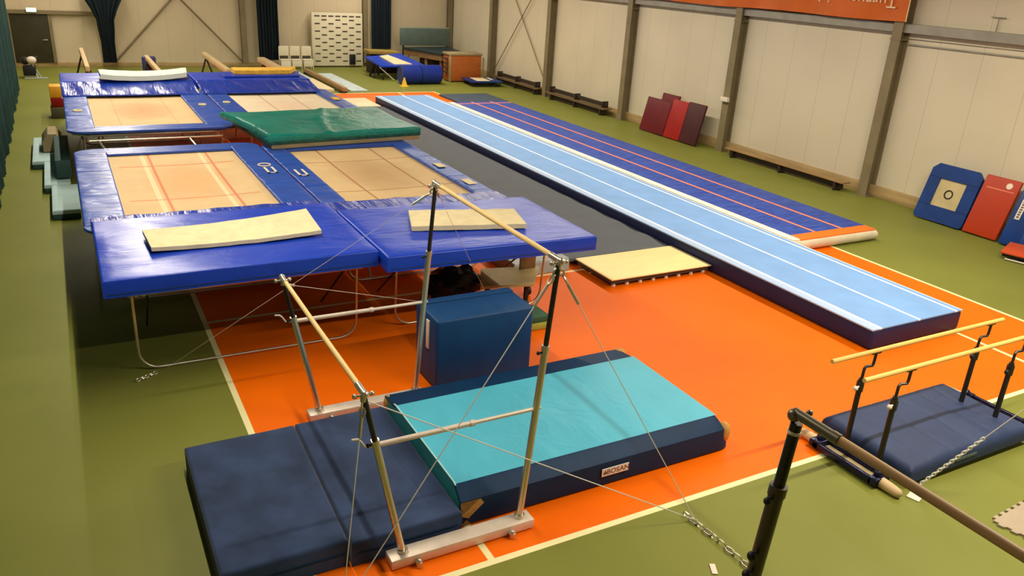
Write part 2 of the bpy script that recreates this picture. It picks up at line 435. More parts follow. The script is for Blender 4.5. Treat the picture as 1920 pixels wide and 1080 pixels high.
# back wall columns
for x in (6.86, 12.15, XR-0.16):
    b = MB()
    b.box(x-0.11, x+0.11, YB-0.24, YB-0.21, 0.17, ZC-0.02); b.box(x-0.012, x+0.012, YB-0.22, YB-0.002, 0.17, ZC-.02); b.box(x-0.11, x+0.11, YB-0.03, YB-0.002, 0.17, ZC-.02)
    trim(b, M_steel)
def diag(b, p, q, r): b.tube([p, q], r, 8)
b = MB(); diag(b, (1.9, YB-0.05, 0.2), (6.75, YB-0.05, 5.4), 0.036); trim(b, M_steel, True)
b = MB(); diag(b, (6.75, YB-0.13, 0.2), (1.9, YB-0.13, 5.4), 0.036); trim(b, M_steel, True)
for k, (ya, yb) in enumerate((((27.05, 31.6)), ((31.6, 27.05)))):
    b = MB(); diag(b, (XR-0.08-0.04*k, ya, 0.28), (XR-0.08-0.04*k, yb, 5.1), 0.018); trim(b, M_steel, True)
# beam over the door and the recessed door
b = MB(); b.box(-1.9, 1.55, YB-0.18, YB-0.002, 1.93, 2.07, 0.01); trim(b, M_steel)
b = MB(); b.box(-0.25, -0.13, YB-0.12, YB-0.002, 0.17, 1.92); trim(b, M_steel)
b = MB(); b.box(-1.5, -0.26, YB-0.10, YB-0.002, 0.165, 1.92, 0.005)
d1 = struct(b.build('door_1', M_olive))
b = MB(); b.box(-0.42, -0.36, YB-0.15, YB-0.10, 0.98, 1.02, 0.01); b.tube([(-0.39, YB-0.14, 1.0), (-0.52, YB-0.14, 1.0)], 0.012, 8); b.build('door_handle', M_chrome, d1)

# ================================================================= SIGN, BANNER, WALL BITS
t = thing('exit_sign', 'small glowing exit sign above the dark door by the green curtain', 'sign', (-0.75, YB-0.19, 2.02))
b = MB(); b.box(-0.92, -0.58, YB-0.26, YB-0.185, 2.0, 2.16, 0.01); b.build('housing', M_lock, t)
b = MB(); b.box(-0.905, -0.595, YB-0.268, YB-0.258, 2.015, 2.145, 0.004)
b.build('lit_panel', mat('exit_light', (0.35, 1.0, 0.85), 0.4, var=0.0, emit=3.0), t)

t = thing('wall_banner', 'orange sponsor banner with pale script hung across the tops of the steel columns', 'banner', (16.08, 16.5, 3.86))
b = MB()
vs = []; fs = []; ny = 60; nz = 6; Y0, Y1 = 11.92, 23.0
def zb(y): return 3.905 - 0.004*(y-12)+0.015*math.sin(y*1.3)
for s_ in (0, 1):
    for j in range(nz+1):
        for i in range(ny+1):
            y = Y0+(Y1-Y0)*i/ny
            x = 16.10-0.012*s_ + 0.012*math.sin(y*3.1+j*0.9)+0.01*math.sin(y*7+j)
            vs.append((x, y, zb(y)+(1.15)*j/nz))
def gi(s_, j, i): return s_*(nz+1)*(ny+1)+j*(ny+1)+i
for s_ in (0, 1):
    for j in range(nz):
        for i in range(ny):
            q = (gi(s_, j, i), gi(s_, j, i+1), gi(s_, j+1, i+1), gi(s_, j+1, i)); fs.append(q if s_ else q[::-1])
for i in range(ny):
    fs.append((gi(0, 0, i), gi(0, 0, i+1), gi(1, 0, i+1), gi(1, 0, i))); fs.append((gi(0, nz, i), gi(1, nz, i), gi(1, nz, i+1), gi(0, nz, i+1)))
for j in range(nz):
    fs.append((gi(0, j, 0), gi(1, j, 0), gi(1, j+1, 0), gi(0, j+1, 0))); fs.append((gi(0, j, ny), gi(0, j+1, ny), gi(1, j+1, ny), gi(1, j, ny)))
b.mesh(vs, fs); b.build('banner_sheet', banner_mat(), t)
b = MB(); b.tube([(16.07, Y0-0.005, zb(Y0)), (16.07, Y0-0.005, zb(Y0)+1.15)], 0.012, 6); b.build('hem', M_carpet, t)
# script hangs upside down as in the photo, top of the letters towards the lower hem
M_script = mat('banner_script', (0.85, 0.55, 0.30), 0.5, var=0.02)
textmesh('Turnvereniging', 0.42, M_script, 'script', t, frame_M((16.055, 13.50, 4.32), (0, 1, 0), (0, 0, -1)), 0.003)
b = MB()
b.prism([(18.0, 4.05), (18.35, 4.3), (18.0, 4.5), (17.65, 4.3)], 'x', 16.052, 16.06); b.build('emblem', M_black, t)
textmesh('gym', 0.34, M_labeld, 'script', t, frame_M((16.055, 16.9, 4.30), (0, 1, 0), (0, 0, -1)), 0.003)

b = MB(); b.box(16.04, 16.14, 16.9, 17.18, 1.40, 1.52, 0.01)
tag(b.build('socket_box', M_label), 'small white socket box on the steel column right of the red mats', 'box')
b = MB(); b.tube([(XR-0.05, 10.08, 3.875), (XR-0.05, 10.08, 4.14)], 0.012, 6); b.tube([(XR-0.05, 9.95, 4.14), (XR-0.05, 10.24, 4.14)], 0.012, 6)  # two thin grey tubes forming a T on the wall
tag(b.build('t_tubing', M_rail), 'small T-shaped grey bracket on the rail high on the right wall', 'tubing')

# curtains
def pleated(x0, y0, x1, y1, z0, z1, waves, amp, name, mt, narrow=None, th=0.02):
    b = MB(); n = waves*8; rows = 10; vs = []; fs = []
    d = Vector((x1-x0, y1-y0)); L = d.length; d.normalize(); nrm = Vector((-d.y, d.x))
    for s_ in (0, 1):
        for j in range(rows+1):
            tz = j/rows; k = 1.0 if not narrow else narrow(tz)
            for i in range(n+1):
                u = (i/n-0.5)*k + 0.5
                a = amp*math.sin(2*PI*waves*i/n + 0.6*math.sin(3*tz+i*0.05)) + amp*0.4*math.sin(2*PI*waves*0.37*i/n)
                a = a + (th if s_ else 0)
                vs.append((x0+d.x*L*u+nrm.x*a, y0+d.y*L*u+nrm.y*a, z0+(z1-z0)*tz))
    def g(s_, j, i): return s_*(rows+1)*(n+1)+j*(n+1)+i
    for s_ in (0, 1):
        for j in range(rows):
            for i in range(n):
                q = (g(s_, j, i), g(s_, j, i+1), g(s_, j+1, i+1), g(s_, j+1, i)); fs.append(q)
    for i in range(n):
        fs.append((g(0, 0, i), g(0, 0, i+1), g(1, 0, i+1), g(1, 0, i))); fs.append((g(0, rows, i), g(0, rows, i+1), g(1, rows, i+1), g(1, rows, i)))
    for j in range(rows):
        fs.append((g(0, j, 0), g(1, j, 0), g(1, j+1, 0), g(0, j+1, 0))); fs.append((g(0, j, n), g(1, j, n), g(1, j+1, n), g(0, j+1, n)))
    b.mesh(vs, fs); return b.build(name, mt, angle=80)
cl = ['grey-green divider curtain at the far end of the left side, beside the dark door',
      'grey-green divider curtain second from the back, left of the rear trampolines',
      'grey-green divider curtain left of the pale foam steps',
      'grey-green divider curtain at the top left edge, nearest the camera']
ce = [(31.1, 25.7), (25.5, 20.1), (19.9, 14.2), (14.0, 4.0)]
for k, (a, c_) in enumerate(ce):
    tag(pleated(-1.38, c_, -1.38, a, 0.03, 5.6, 12, 0.075, 'divider_curtain', M_curt), cl[k], 'curtain', 'green curtains along the left side')
def nar(tz):
    return 0.36 if tz < 0.22 else (0.36+0.10*math.sin((tz-0.22)*9) if tz < 0.42 else min(1.0, 0.42+(tz-0.42)*3.4))
tag(pleated(0.98, 35.0, 2.3, 35.0, 0.3, 4.2, 7, 0.06, 'tied_curtain', M_curtd, nar), 'black-blue curtain tied narrow in the middle, left of the back wall cross brace', 'curtain')
tag(pleated(7.40, 35.9, 8.25, 35.9, 0.30, 4.6, 7, 0.05, 'hanging_curtain', M_curtd), 'dark curtain on the back wall left of the three white chairs', 'curtain', 'dark curtains on the back wall')
tag(pleated(12.35, 35.85, 13.25, 35.85, 0.80, 4.6, 7, 0.05, 'hanging_curtain', M_curtd), 'dark curtain on the back wall right of the slotted white rack', 'curtain', 'dark curtains on the back wall')

# ================================================================= TRAMPOLINES
def trampoline(label, x0, x1, y0, y1, bx0, bx1, by0, by1, kind, clip, H=1.17):
    cx, cy = (bx0+bx1)/2, (by0+by1)/2
    t = thing('trampoline', label, 'trampoline', (cx, cy, 0), 'four large trampolines')
    # frame tube ring
    c = 0.28; i = 0.10
    ring = [(x0+i+c, y0+i), (x1-i-c, y0+i), (x1-i, y0+i+c), (x1-i, y1-i-c), (x1-i-c, y1-i), (x0+i+c, y1-i), (x0+i, y1-i-c), (x0+i, y0+i+c)]
    b = MB(); b.tube([(p[0], p[1], H-0.085) for p in ring], 0.032, 10, closed=True); b.build('frame', M_chrome, t)
    # bed
    b = MB()
    n = 16; vs = []; fs = []
    X = [bx0-0.06+(bx1-bx0+0.12)*k/n for k in range(n+1)]; Y = [by0-0.06+(by1-by0+0.12)*k/n for k in range(n+1)]
    for s_ in (0, 1):
        for y in Y:
            for x in X:
                u = (x-cx)/(bx1-bx0)*2; v = (y-cy)/(by1-by0)*2
                vs.append((x, y, H-0.035-0.012*s_-0.03*max(0, 1-u*u)*max(0, 1-v*v)))
    N = n+1
    for j in range(n):
        for k in range(n):
            q = (j*N+k, j*N+k+1, (j+1)*N+k+1, (j+1)*N+k); fs.append(q); fs.append(tuple(a+N*N for a in q[::-1]))
    for k in range(n):
        for (a, a2) in ((k, k+1), (n*N+k, n*N+k+1), (k*N, (k+1)*N), (k*N+n, (k+1)*N+n)): fs.append((a, a2, a2+N*N, a+N*N))
    b.mesh(vs, fs); b.build('bed', bed_mat(kind), t)
    # pads on the two long sides, in segments
    sy = [y0+0.32, y0+(y1-y0)*0.36, y0+(y1-y0)*0.66, y1-0.30]
    pads = []
    for (a, c_, sd) in ((x0, bx0, 0), (bx1, x1, 1)):
        for k in range(3):
            b = MB(); b.soft(a+0.004, c_-0.004, sy[k]+0.008, sy[k+1]-0.008, H-0.03, H+0.012, 0.022, 8, 14, wr(2.0, 7, 0.018, k*3.3+sd*9+x0))
            pads.append(b.build('side_pad', M_vblued, t))
    # end pads with clipped corners
    for (ya, yb, sgn) in ((y0, by0, -1), (by1, y1, 1)):
        b = MB(); cc = clip
        def arc2(cx_, cy_, a0): return [(cx_+cc*math.cos(a0+PI/2*k/6), cy_+cc*math.sin(a0+PI/2*k/6)) for k in range(7)]
        if sgn < 0: poly = arc2(x1-cc, ya+cc, -PI/2) + [(x1, sy[0]), (bx1, sy[0]), (bx1, yb), (bx0, yb), (bx0, sy[0]), (x0, sy[0])] + arc2(x0+cc, ya+cc, PI)
        else: poly = [(x0, sy[3]), (bx0, sy[3]), (bx0, ya), (bx1, ya), (bx1, sy[3]), (x1, sy[3])] + arc2(x1-cc, yb-cc, 0) + arc2(x0+cc, yb-cc, PI/2)
        # smooth the clipped corners
        b.prism(poly, 'z', H-0.03, H+0.008)
        bmesh.ops.bevel(b.b, geom=[e for e in b.b.edges if abs(e.verts[0].co.z-e.verts[1].co.z) < 1e-5], offset=0.012, segments=2, affect='EDGES')
        b.build('end_pad', M_vblued, t, angle=50)
    # legs: a U-shaped tube at each end plus diagonal struts
    for (yy, d) in ((y0+0.55, 1), (y1-0.55, -1)):
        xa, xb = x0+0.28, x1-0.28; r = 0.22; z0 = 0.03
        pts = [(xa, yy, H-0.10)] + [(p[0], yy, p[2]) for p in arc_pts((xa+r, yy, z0+r), r, PI, 1.5*PI, 6)] + [(p[0], yy, p[2]) for p in arc_pts((xb-r, yy, z0+r), r, -0.5*PI, 0, 6)] + [(xb, yy, H-0.10)]
        b = MB(); b.tube(pts, 0.022, 10); b.build('leg_frame', M_chrome, t)
        for xx in (xa+0.35, xb-0.35):
            b = MB(); b.tube([(xx, yy, 0.06), (xx, yy+d*0.9, H-0.10)], 0.016, 8); b.build('brace', M_chrome, t)
    # folding undercarriage rails just outside the near end of the frame
    for (xx) in ((x0+0.75, x1-0.75) if y0 > 14 else ()):
        b = MB(); b.tube([(xx-0.25, y0+0.05, H-0.16), (xx+0.10, y0-0.95, 0.55)], 0.022, 8); b.build('folding_arm', M_chrome, t)
    b = MB(); b.tube([(x0+0.35, y0+0.02, H-0.17), (x1-0.35, y0+0.02, H-0.17)], 0.022, 8); b.build('end_rail', M_chrome, t)
    if y0 > 14:
        for k, zz in enumerate((0.42, 0.62, 0.78)):
            b = MB(); b.tube([(x0+0.35+0.1*k, y0-0.25-0.3*k, zz), (x0+1.5-0.2*k, y0-0.3-0.3*k, zz)], 0.025, 8); b.build('stored_tube', M_chrome, t)
    return t, pads
tf1, p1 = trampoline('front left trampoline with a cream bed between the left deck mat and the rear pair', -0.03, 3.04, 10.66, 15.55, 0.48, 2.52, 11.30, 15.06, 'a', 0.30)
tf2, p2 = trampoline('front right trampoline with a browned bed, beside the grey track', 3.06, 5.84, 10.30, 15.35, 3.45, 5.48, 11.05, 14.73, 'b', 0.22)
tb1, p3 = trampoline('rear left trampoline with an orange-worn cream bed', -0.09, 3.04, 17.10, 22.0, 0.41, 2.44, 17.62, 21.74, 'c', 0.30)
tb2, p4 = trampoline('rear right trampoline with a pale bed partly covered by the green mat', 3.06, 6.2, 17.0, 22.0, 3.55, 5.80, 17.5, 21.74, 'd', 0.25)
def patch(par, x, y, w_, h_, mt, name='emblem', z=1.197, shape='box'):
    b = MB()
    if shape == 'box': b.box(x-w_/2, x+w_/2, y-h_/2, y+h_/2, z-0.002, z+0.002)
    elif shape == 'ring': b.tube([(x+w_/2*math.cos(a), y+w_/2*math.sin(a), z) for a in [2*PI*k/16 for k in range(16)]], h_, 6, closed=True)
    elif shape == 'corner':
        b.box(x-w_/2, x-w_/2+0.04, y-h_/2, y+h_/2, z-0.002, z+0.002); b.box(x+w_/2-0.04, x+w_/2, y-h_/2, y+h_/2, z-0.002, z+0.002); b.box(x-w_/2, x+w_/2, y-h_/2, y-h_/2+0.04, z-0.002, z+0.002)
    o = b.build(name, mt, par, smooth=False)
    # hand the mark to the pad as its sub-part (pad shares the same origin)
    return o
patch(p1[4], 2.80, 13.25, 0.16, 0.40, M_label, shape='corner'); patch(p1[4], 2.78, 13.62, 0.20, 0.012, M_label, shape='ring')
patch(p2[1], 3.23, 12.95, 0.16, 0.42, M_label, shape='corner')
patch(p2[4], 5.66, 12.85, 0.15, 0.30, M_carpet); patch(p2[3], 5.66, 11.65, 0.15, 0.34, M_carpet)
patch(p3[1], 0.16, 19.35, 0.15, 0.022, M_carpet, shape='ring'); patch(p3[4], 2.72, 19.75, 0.14, 0.02, M_carpet, shape='ring')
patch(p4[1], 3.30, 20.0, 0.14, 0.02, M_carpet, shape='ring'); patch(p4[4], 5.99, 20.2, 0.18, 0.4, M_yel)

# spotting decks in front of and behind the trampolines
def deck_frame(label, x0, x1, y0, y1, yl, H=1.12, front=True):
    t = thing('spotting_platform', label, 'platform', ((x0+x1)/2, yl, 0), 'tube frames carrying the deck mats')
    b = MB(); b.tube([(x0, y0, H-0.03), (x1, y0, H-0.03), (x1, y1, H-0.03), (x0, y1, H-0.03)], 0.028, 10, closed=True)
    for k in range(1, 6): b.tube([(x0+(x1-x0)*k/6, y0, H-0.03), (x0+(x1-x0)*k/6, y1, H-0.03)], 0.018, 8)
    b.build('top_frame', M_chrome, t)
    b = MB(); b.tube([(x0-0.02, yl-0.1, H-0.13), (x1+0.02, yl-0.1, H-0.13)], 0.032, 12)
    for k in (0.05, 0.12): b.tube([(x0+k, yl-0.1, H-0.13), (x0+k+0.035, yl-0.1, H-0.13)], 0.045, 12)
    b.build('cross_bar', M_chrome, t)
    r = 0.22; xa, xb = x0+0.02, x1-0.04
    pts = [(xa, yl-0.06, H-0.12)] + [(p[0], yl, p[2]) for p in arc_pts((xa+r, yl, 0.02+r), r, PI, 1.5*PI, 8)] + [(p[0], yl, p[2]) for p in arc_pts((xb-r, yl, 0.02+r), r, -0.5*PI, 0, 8)] + [(xb, yl-0.06, H-0.12)]
    b = MB(); b.tube(pts, 0.016, 10); b.build('leg_frame', M_chrome, t)
    for xx in (x0+0.18, x1-0.18):
        b = MB(); b.tube([(xx, yl-0.05, H-0.14), (xx+0.02, yl+1.2, 0.03)], 0.014, 8); b.build('brace', M_dtube, t)
    return t
deck_frame('silver tube frame under the front left deck mat with a long U-shaped leg', 0.32, 2.92, 8.75, 10.45, 9.05)
deck_frame('silver tube frame under the front right deck mat', 3.42, 5.70, 8.65, 10.1, 9.15)
deck_frame('silver tube frame under the rear left deck mat', 0.2, 2.8, 22.1, 23.6, 22.9)
deck_frame('silver tube frame under the rear right deck mat', 3.2, 5.7, 22.1, 23.6, 22.9)

def deck_mat(label, poly_x0, x1, y0, y1, z0, z1, shear, seed, fold=None, rise=0.0):
    t = thing('deck_mat', label, 'mat', ((poly_x0+x1)/2, (y0+y1)/2, z0), 'blue deck mats at the ends of the trampolines')
    def f(x, y):
        d = (x-poly_x0)
        return 0.010*noise.noise(Vector((x*2+seed, y*5, seed)))+0.012*noise.noise(Vector((x*0.8, y*0.9, seed+4)))
    b = MB(); b.soft(poly_x0, x1, y0, y1, z0, z1, 0.025, 26, 20, f)
    for v in b.b.verts: v.co.y += shear*(v.co.x-poly_x0)/(x1-poly_x0)
    b.build('mat_body', M_vblue, t)
    b = MB(); zz = z0+0.035
    b.tube([(poly_x0+0.03, y0+0.002, zz), (x1-0.03, y0+shear+0.002, zz)], 0.006, 6)
    b.build('seam', M_navy, t)
    if fold:
        b = MB(); b.soft(poly_x0+0.0, x1-0.02, fold[0], fold[1], 1.185, 1.215, 0.014, 60, 12, lambda x, y: 0.035*noise.noise(Vector((x*3.5+seed+0.6*math.sin(y*2), y*0.9, seed))))
        for v in b.b.verts:
            v.co.z += rise*max(0.0, (v.co.y-fold[0])/(fold[1]-fold[0]))
            v.co.y += shear*(v.co.x-poly_x0)/(x1-poly_x0)
        b.build('wrinkled_flap', M_cover, t)
    return t
deck_mat('thick blue deck mat at the front left, cream carpet strip on it', 0.06, 2.98, 8.48, 10.62, 1.155, 1.35, 0.0, 1.0, (10.64, 11.22))
deck_mat('thick blue deck mat at the front right, stretching over the grey track edge', 3.01, 5.84, 8.26, 10.25, 1.14, 1.335, -0.12, 2.0, (10.30, 11.05))
deck_mat('blue deck mat at the rear left with a white roll on its far edge', -0.10, 2.92, 22.45, 24.0, 1.155, 1.37, 0.0, 3.0, (21.30, 22.47), 0.15)
deck_mat('blue deck mat at the rear right carrying the orange-yellow foam', 2.97, 5.95, 22.45, 24.0, 1.155, 1.37, 0.0, 4.0, (21.35, 22.47), 0.15)

# carpet strips
def strip_quad(q, z0, th, name, mt, label, cat, bow=0.03, grp=None, seed=0.0):
    # q: four corners (near-left, near-right, far-right, far-left)
    b = MB(); n = 24; m_ = 8; vs = []; fs = []
    P = [Vector((p[0], p[1])) for p in q]
    rr = 0.018
    def pt(u, v): return P[0].lerp(P[1], u).lerp(P[3].lerp(P[2], u), v)
    for s_ in (0, 1):
        for j in range(m_+1):
            for i in range(n+1):
                u, v = i/n, j/m_; p = pt(u, v)
                e = min(i, n-i, j*1.0, m_-j)
                z = z0 + bow*(2*u-1)**2 + 0.006*noise.noise(Vector((u*9+seed, v*3, seed))) + (th*(0.82 if e == 0 else 1.0) if s_ else 0)
                vs.append((p.x, p.y, z))
    N = n+1
    def g(s_, j, i): return s_*(m_+1)*N+j*N+i
    for s_ in (0, 1):
        for j in range(m_):
            for i in range(n): fs.append((g(s_, j, i), g(s_, j, i+1), g(s_, j+1, i+1), g(s_, j+1, i)))
    for i in range(n):
        for j in (0, m_): fs.append((g(0, j, i), g(0, j, i+1), g(1, j, i+1), g(1, j, i)))
    for j in range(m_):
        for i in (0, n): fs.append((g(0, j, i), g(1, j, i), g(1, j+1, i), g(0, j+1, i)))
    b.mesh(vs, fs); return tag(b.build(name, mt), label, cat, grp)
strip_quad([(0.60, 9.13), (2.50, 9.16), (2.56, 10.10), (0.57, 9.80)], 1.364, 0.055, 'carpet_strip', M_carpet, 'cream carpeted foam strip lying on the front left blue deck mat', 'foam strip', 0.03, 'carpeted foam strips on the decks', 1)
strip_quad([(3.62, 9.04), (5.08, 8.68), (5.26, 9.36), (3.84, 9.72)], 1.348, 0.075, 'carpet_strip', M_carpet, 'cream carpeted foam strip set askew on the front right blue deck mat', 'foam strip', 0.0, 'carpeted foam strips on the decks', 2)
strip_quad([(0.78, 22.2), (2.78, 22.45), (2.88, 23.35), (0.78, 23.1)], 1.385, 0.14, 'white_foam_strip', M_white, 'off-white foam strip sagging on the rear left blue deck mat', 'foam strip', 0.07, None, 3)
strip_quad([(3.75, 22.75), (5.75, 22.8), (5.95, 23.7), (3.75, 23.6)], 1.385, 0.05, 'flat_blue_pad', M_vblue, 'thin blue pad under the orange-yellow foam on the rear right deck', 'pad', 0.0, None, 5)
strip_quad([(4.05, 22.95), (5.55, 22.95), (5.85, 23.6), (4.05, 23.5)], 1.44, 0.12, 'yellow_foam', M_yel, 'orange-yellow foam slab on top of the rear right deck mat', 'foam strip', 0.01, None, 7)

# green mat bridging front right and rear right trampolines
t = thing('green_mat', 'large green tarpaulin mat bridging the two right-hand trampolines', 'mat', (4.5, 16.1, 1.19))
Mg = Matrix.Translation((4.55, 16.0, 0)) @ Matrix.Rotation(0.10, 4, 'Z')
def gf(x, y):
    return 0.03*noise.noise(Vector((x*0.9, y*1.1, 3)))+0.012*noise.noise(Vector((x*4, y*4, 1))) + (0.035*math.exp(-((x+0.1-0.25*y)/0.07)**2)) + 0.06*(abs(x)/1.6)**4*(1 if x < 0 else 0.2)
b = MB(); b.M = Mg; b.soft(-1.55, 1.55, -1.10, 1.45, 1.34, 1.43, 0.035, 44, 30, gf)
for v in b.b.verts:
    loc = Mg.inverted() @ v.co
    v.co.x += -0.12*max(0, loc.y) if loc.x < 0 else 0.12*max(0, loc.y)
b.build('tarpaulin_top', M_green, t)
b = MB(); b.M = Mg; b.box(-1.55, 1.55, -1.10, 1.40, 1.27, 1.343, 0.01); b.build('upper_side_band', M_greend, t)
b = MB(); b.M = Mg; b.box(-1.50, 1.54, -1.08, 1.38, 1.186, 1.272, 0.012); b.build('foam_base', M_tan, t)

# ================================================================= TRACKS ON THE FLOOR
def tt(name, label, cat, x0, x1, y0, y1, z1, sidem, topm, loc=None, grp=None, th=0.03, r=0.015):
    loc = loc or ((x0+x1)/2, y0, 0)
    t = thing(name, label, cat, loc, grp)
    b = MB(); b.box(x0+0.005, x1-0.005, y0+0.005, y1-0.005, 0.003, z1-th, 0.03, 3); b.build('core', sidem, t)
    b = MB(); b.box(x0, x1, y0, y1, z1-th, z1, r, 2); b.build('top_surface', topm, t)
    return t
tr = thing('tumbling_track', 'long light blue tumbling track with white lines and dark blue sides', 'gym track', (9.985, 6.10, 0))
b = MB(); b.box(9.03, 10.94, 6.12, 25.95, 0.004, 0.30, 0.05, 3); b.build('side_skirt', mat('navy_side', (0.014, 0.018, 0.07), 0.5), tr)
b = MB(); b.box(9.02, 10.95, 6.13, 25.94, 0.285, 0.312, 0.012, 2); b.build('carpet_top', track_mat(), tr)
at = thing('inflatable_track', 'blue inflatable track with orange lines and a cream end beside the light blue track', 'gym track', (12.38, 9.58, 0))
b = MB()
prof = []
for k in range(9):
    a = -PI/2 + PI*k/8; prof.append((9.62-0.095*math.cos(a), 0.10+0.095*math.sin(a)))
b.prism([(9.62, 0.004)] + prof[1:-1] + [(9.62, 0.196), (24.95, 0.196), (24.95, 0.004)], 'x', 11.19, 13.46); b.build('cream_body', mat('cream_pvc', (0.62, 0.54, 0.38), 0.5), at)
b = MB(); b.box(11.42, 13.47, 9.60, 24.93, 0.19, 0.213, 0.008, 2); b.build('textured_top', air_mat(), at)
b = MB(); b.box(11.24, 11.43, 9.62, 24.93, 0.19, 0.219, 0.008, 2); b.build('edge_tape', mat('edge_white', (0.85, 0.78, 0.68), .5), at)
b = MB(); b.soft(13.42, 13.50, 9.7, 24.9, 0.004, 0.19, 0.03, 2, 30); b.build('blue_side', mat('navy_side2', (0.02, 0.03, 0.14), 0.5), at)
em = thing('landing_mat', 'thin slate-blue mat lying past the far end of the inflatable track', 'mat', (13.0, 26.6, 0))
b = MB(); b.soft(12.05, 13.98, 25.75, 27.55, 0.003, 0.07, 0.02, 10, 10, wr(1, 3, .008)); b.build('mat_body', mat('slate_mat', (0.05, 0.075, 0.115), 0.6, var=.2, stretch=(1, 5, 1)), em)
b = MB(); b.tube([(12.05, 27.56, 0.035), (13.99, 27.56, 0.035), (13.99, 25.75, 0.035)], 0.012, 6); b.build('piping', M_lav, em)
gt = thing('grey_track', 'long dark grey tumbling mat between the trampolines and the light blue track', 'gym track', (7.95, 10.35, 0))
def gtf(x, y):
    return 0.026*math.exp(-(y-10.35)*0.40)*math.sin((y-10.3)*7+0.6*math.sin(x*1.4)+x*0.4) if y < 16 else 0
b = MB(); b.soft(6.92, 9.0, 10.33, 24.95, 0.085, 0.135, 0.02, 14, 220, gtf); b.build('mat_surface', M_gtrack, gt)
b = MB()
for k in range(0, 48):
    yy = 10.5+k*0.3
    b.box(6.96, 7.10, yy, yy+0.14, 0.003, 0.085, 0.01, 1)
b.box(6.97, 8.95, 10.4, 24.9, 0.05, 0.088); b.build('support_blocks', M_dark, gt)
pl = thing('plywood_panel', 'pale birch panel on small feet at the near end of the grey track', 'board', (8.0, 9.8, 0))
b = MB(); b.box(7.0, 9.0, 9.26, 10.30, 0.125, 0.145, 0.004); b.build('board', M_ply, pl)
b = MB(); b.box(7.03, 8.97, 9.30, 10.28, 0.055, 0.125); b.build('underframe', M_dark, pl)
for k in range(8):
    for yy in (9.34, 9.95):
        x = 7.10+k*0.258
        b = MB(); b.tube([(x, yy, 0.003), (x, yy, 0.06)], 0.035, 12, r1=0.028); b.build('foot', M_label, pl)
pl2 = thing('plywood_panel', 'pale boards past the far end of the grey track by the orange strip', 'board', (8.6, 26.1, 0))
b = MB(); b.box(7.7, 8.95, 25.1, 26.75, 0.10, 0.125, 0.004)
b.build('board', M_plyp, pl2)
b = MB(); b.box(7.73, 8.92, 25.12, 26.7, 0.003, 0.10); b.build('underframe', M_dark, pl2)

# ================================================================= NEAR MATS
t = thing('landing_mat', 'navy velour mat in the front left corner, its left edge on the green floor', 'mat', (1.0, 5.9, 0), 'navy velour mats under the uneven bars')
b = MB(); b.soft(0.53, 1.50, 5.01, 6.86, 0.004, 0.25, 0.03, 12, 20, lambda x, y: 0.012*noise.noise(Vector((x*2, y*2, 0)))+0.012*(x-.53)); 
for v in b.b.verts: v.co.x += 0.035*(v.co.y-5.0)/1.8*(1 if v.co.x > 1 else 0)
b.build('mat_body', M_velour, t)
b = MB(); b.tube([(0.56, 5.006, 0.13), (1.47, 5.006, 0.13)], 0.005, 6); b.build('side_seam', M_navy, t)
t = thing('landing_mat', 'navy velour mat right under the low bar, against the turquoise mat', 'mat', (2.0, 5.9, 0), 'navy velour mats under the uneven bars')
b = MB(); b.soft(1.515, 2.475, 4.98, 6.90, 0.004, 0.235, 0.03, 12, 20, wr(2, 2, .012, 5))
for v in b.b.verts: v.co.x += 0.035*(v.co.y-5.0)/1.8*(1 if v.co.x < 2 else 0)
b.build('mat_body', M_velour, t)
b = MB(); b.tube([(1.55, 4.976, 0.12), (2.44, 4.976, 0.12)], 0.005, 6); b.build('side_seam', M_navy, t)

# turquoise crash mat
t = thing('crash_mat', 'thick turquoise crash mat with navy sides and tan leather corners under the high bar', 'mat', (4.0, 6.0, 0))
prof = [(5.09, 0.004), (5.065, 0.02), (5.055, 0.10), (5.06, 0.265), (5.165, 0.352), (5.195, 0.368), (6.62, 0.372), (6.66, 0.368), (6.93, 0.325), (6.97, 0.16), (6.93, 0.004)]
cyc, czc = 6.0, 0.19
def ring_at(x, ins, bulge=0.0):
    out = []
    for (y, z) in prof:
        xe = max(0.0, (x-5.0)/0.44)*0.12*(1-z/0.372)**0.8
        out.append((x+xe, y + (cyc-y)*ins*0.35, 0.004 + (z-0.004)*(1-ins*0.55)))
    return out
stations = [(2.49, 0.06), (2.50, 0.0), (3.0, 0), (3.5, 0), (4.0, 0), (4.5, 0), (5.0, 0), (5.30, 0.0), (5.38, 0.012), (5.42, 0.04), (5.44, 0.09)]
def loft(seg0, seg1, name, mt, par, off=0.0, disp=0.0):
    b = MB(); rings = []
    nn = 60 if disp else None
    for (x, ins) in stations:
        rings.append(ring_at(x, ins)[seg0:seg1+1])
    if disp:   # resample finely for wrinkles
        xs = [2.50+(5.44-2.50)*k/50 for k in range(51)]; rings = []
        for x in xs:
            R = []; a, c_ = prof[seg0], prof[seg1]
            for k in range(25):
                u = k/24; y = a[0]+(c_[0]-a[0])*u; z = a[1]+(c_[1]-a[1])*u
                e = min(u, 1-u, (x-2.5)/2.86, (5.44-x)/2.86)*8
                z += disp*min(1, e)*(noise.noise(Vector((x*2.2, y*1.6, 2)))+0.4*noise.noise(Vector((x*7, y*2, 5))))+0.02*math.sin(PI*u)*min(1, e)
                R.append((x, y, z))
            rings.append(R)
    n = len(rings[0]); vs = [p for R in rings for p in R]; fs = []
    for i in range(len(rings)-1):
        for k in range(n-1): fs.append((i*n+k, i*n+k+1, (i+1)*n+k+1, (i+1)*n+k))
    b.mesh(vs, fs); return b, rings
b, _ = loft(5, 6, '', None, t, disp=0.010)
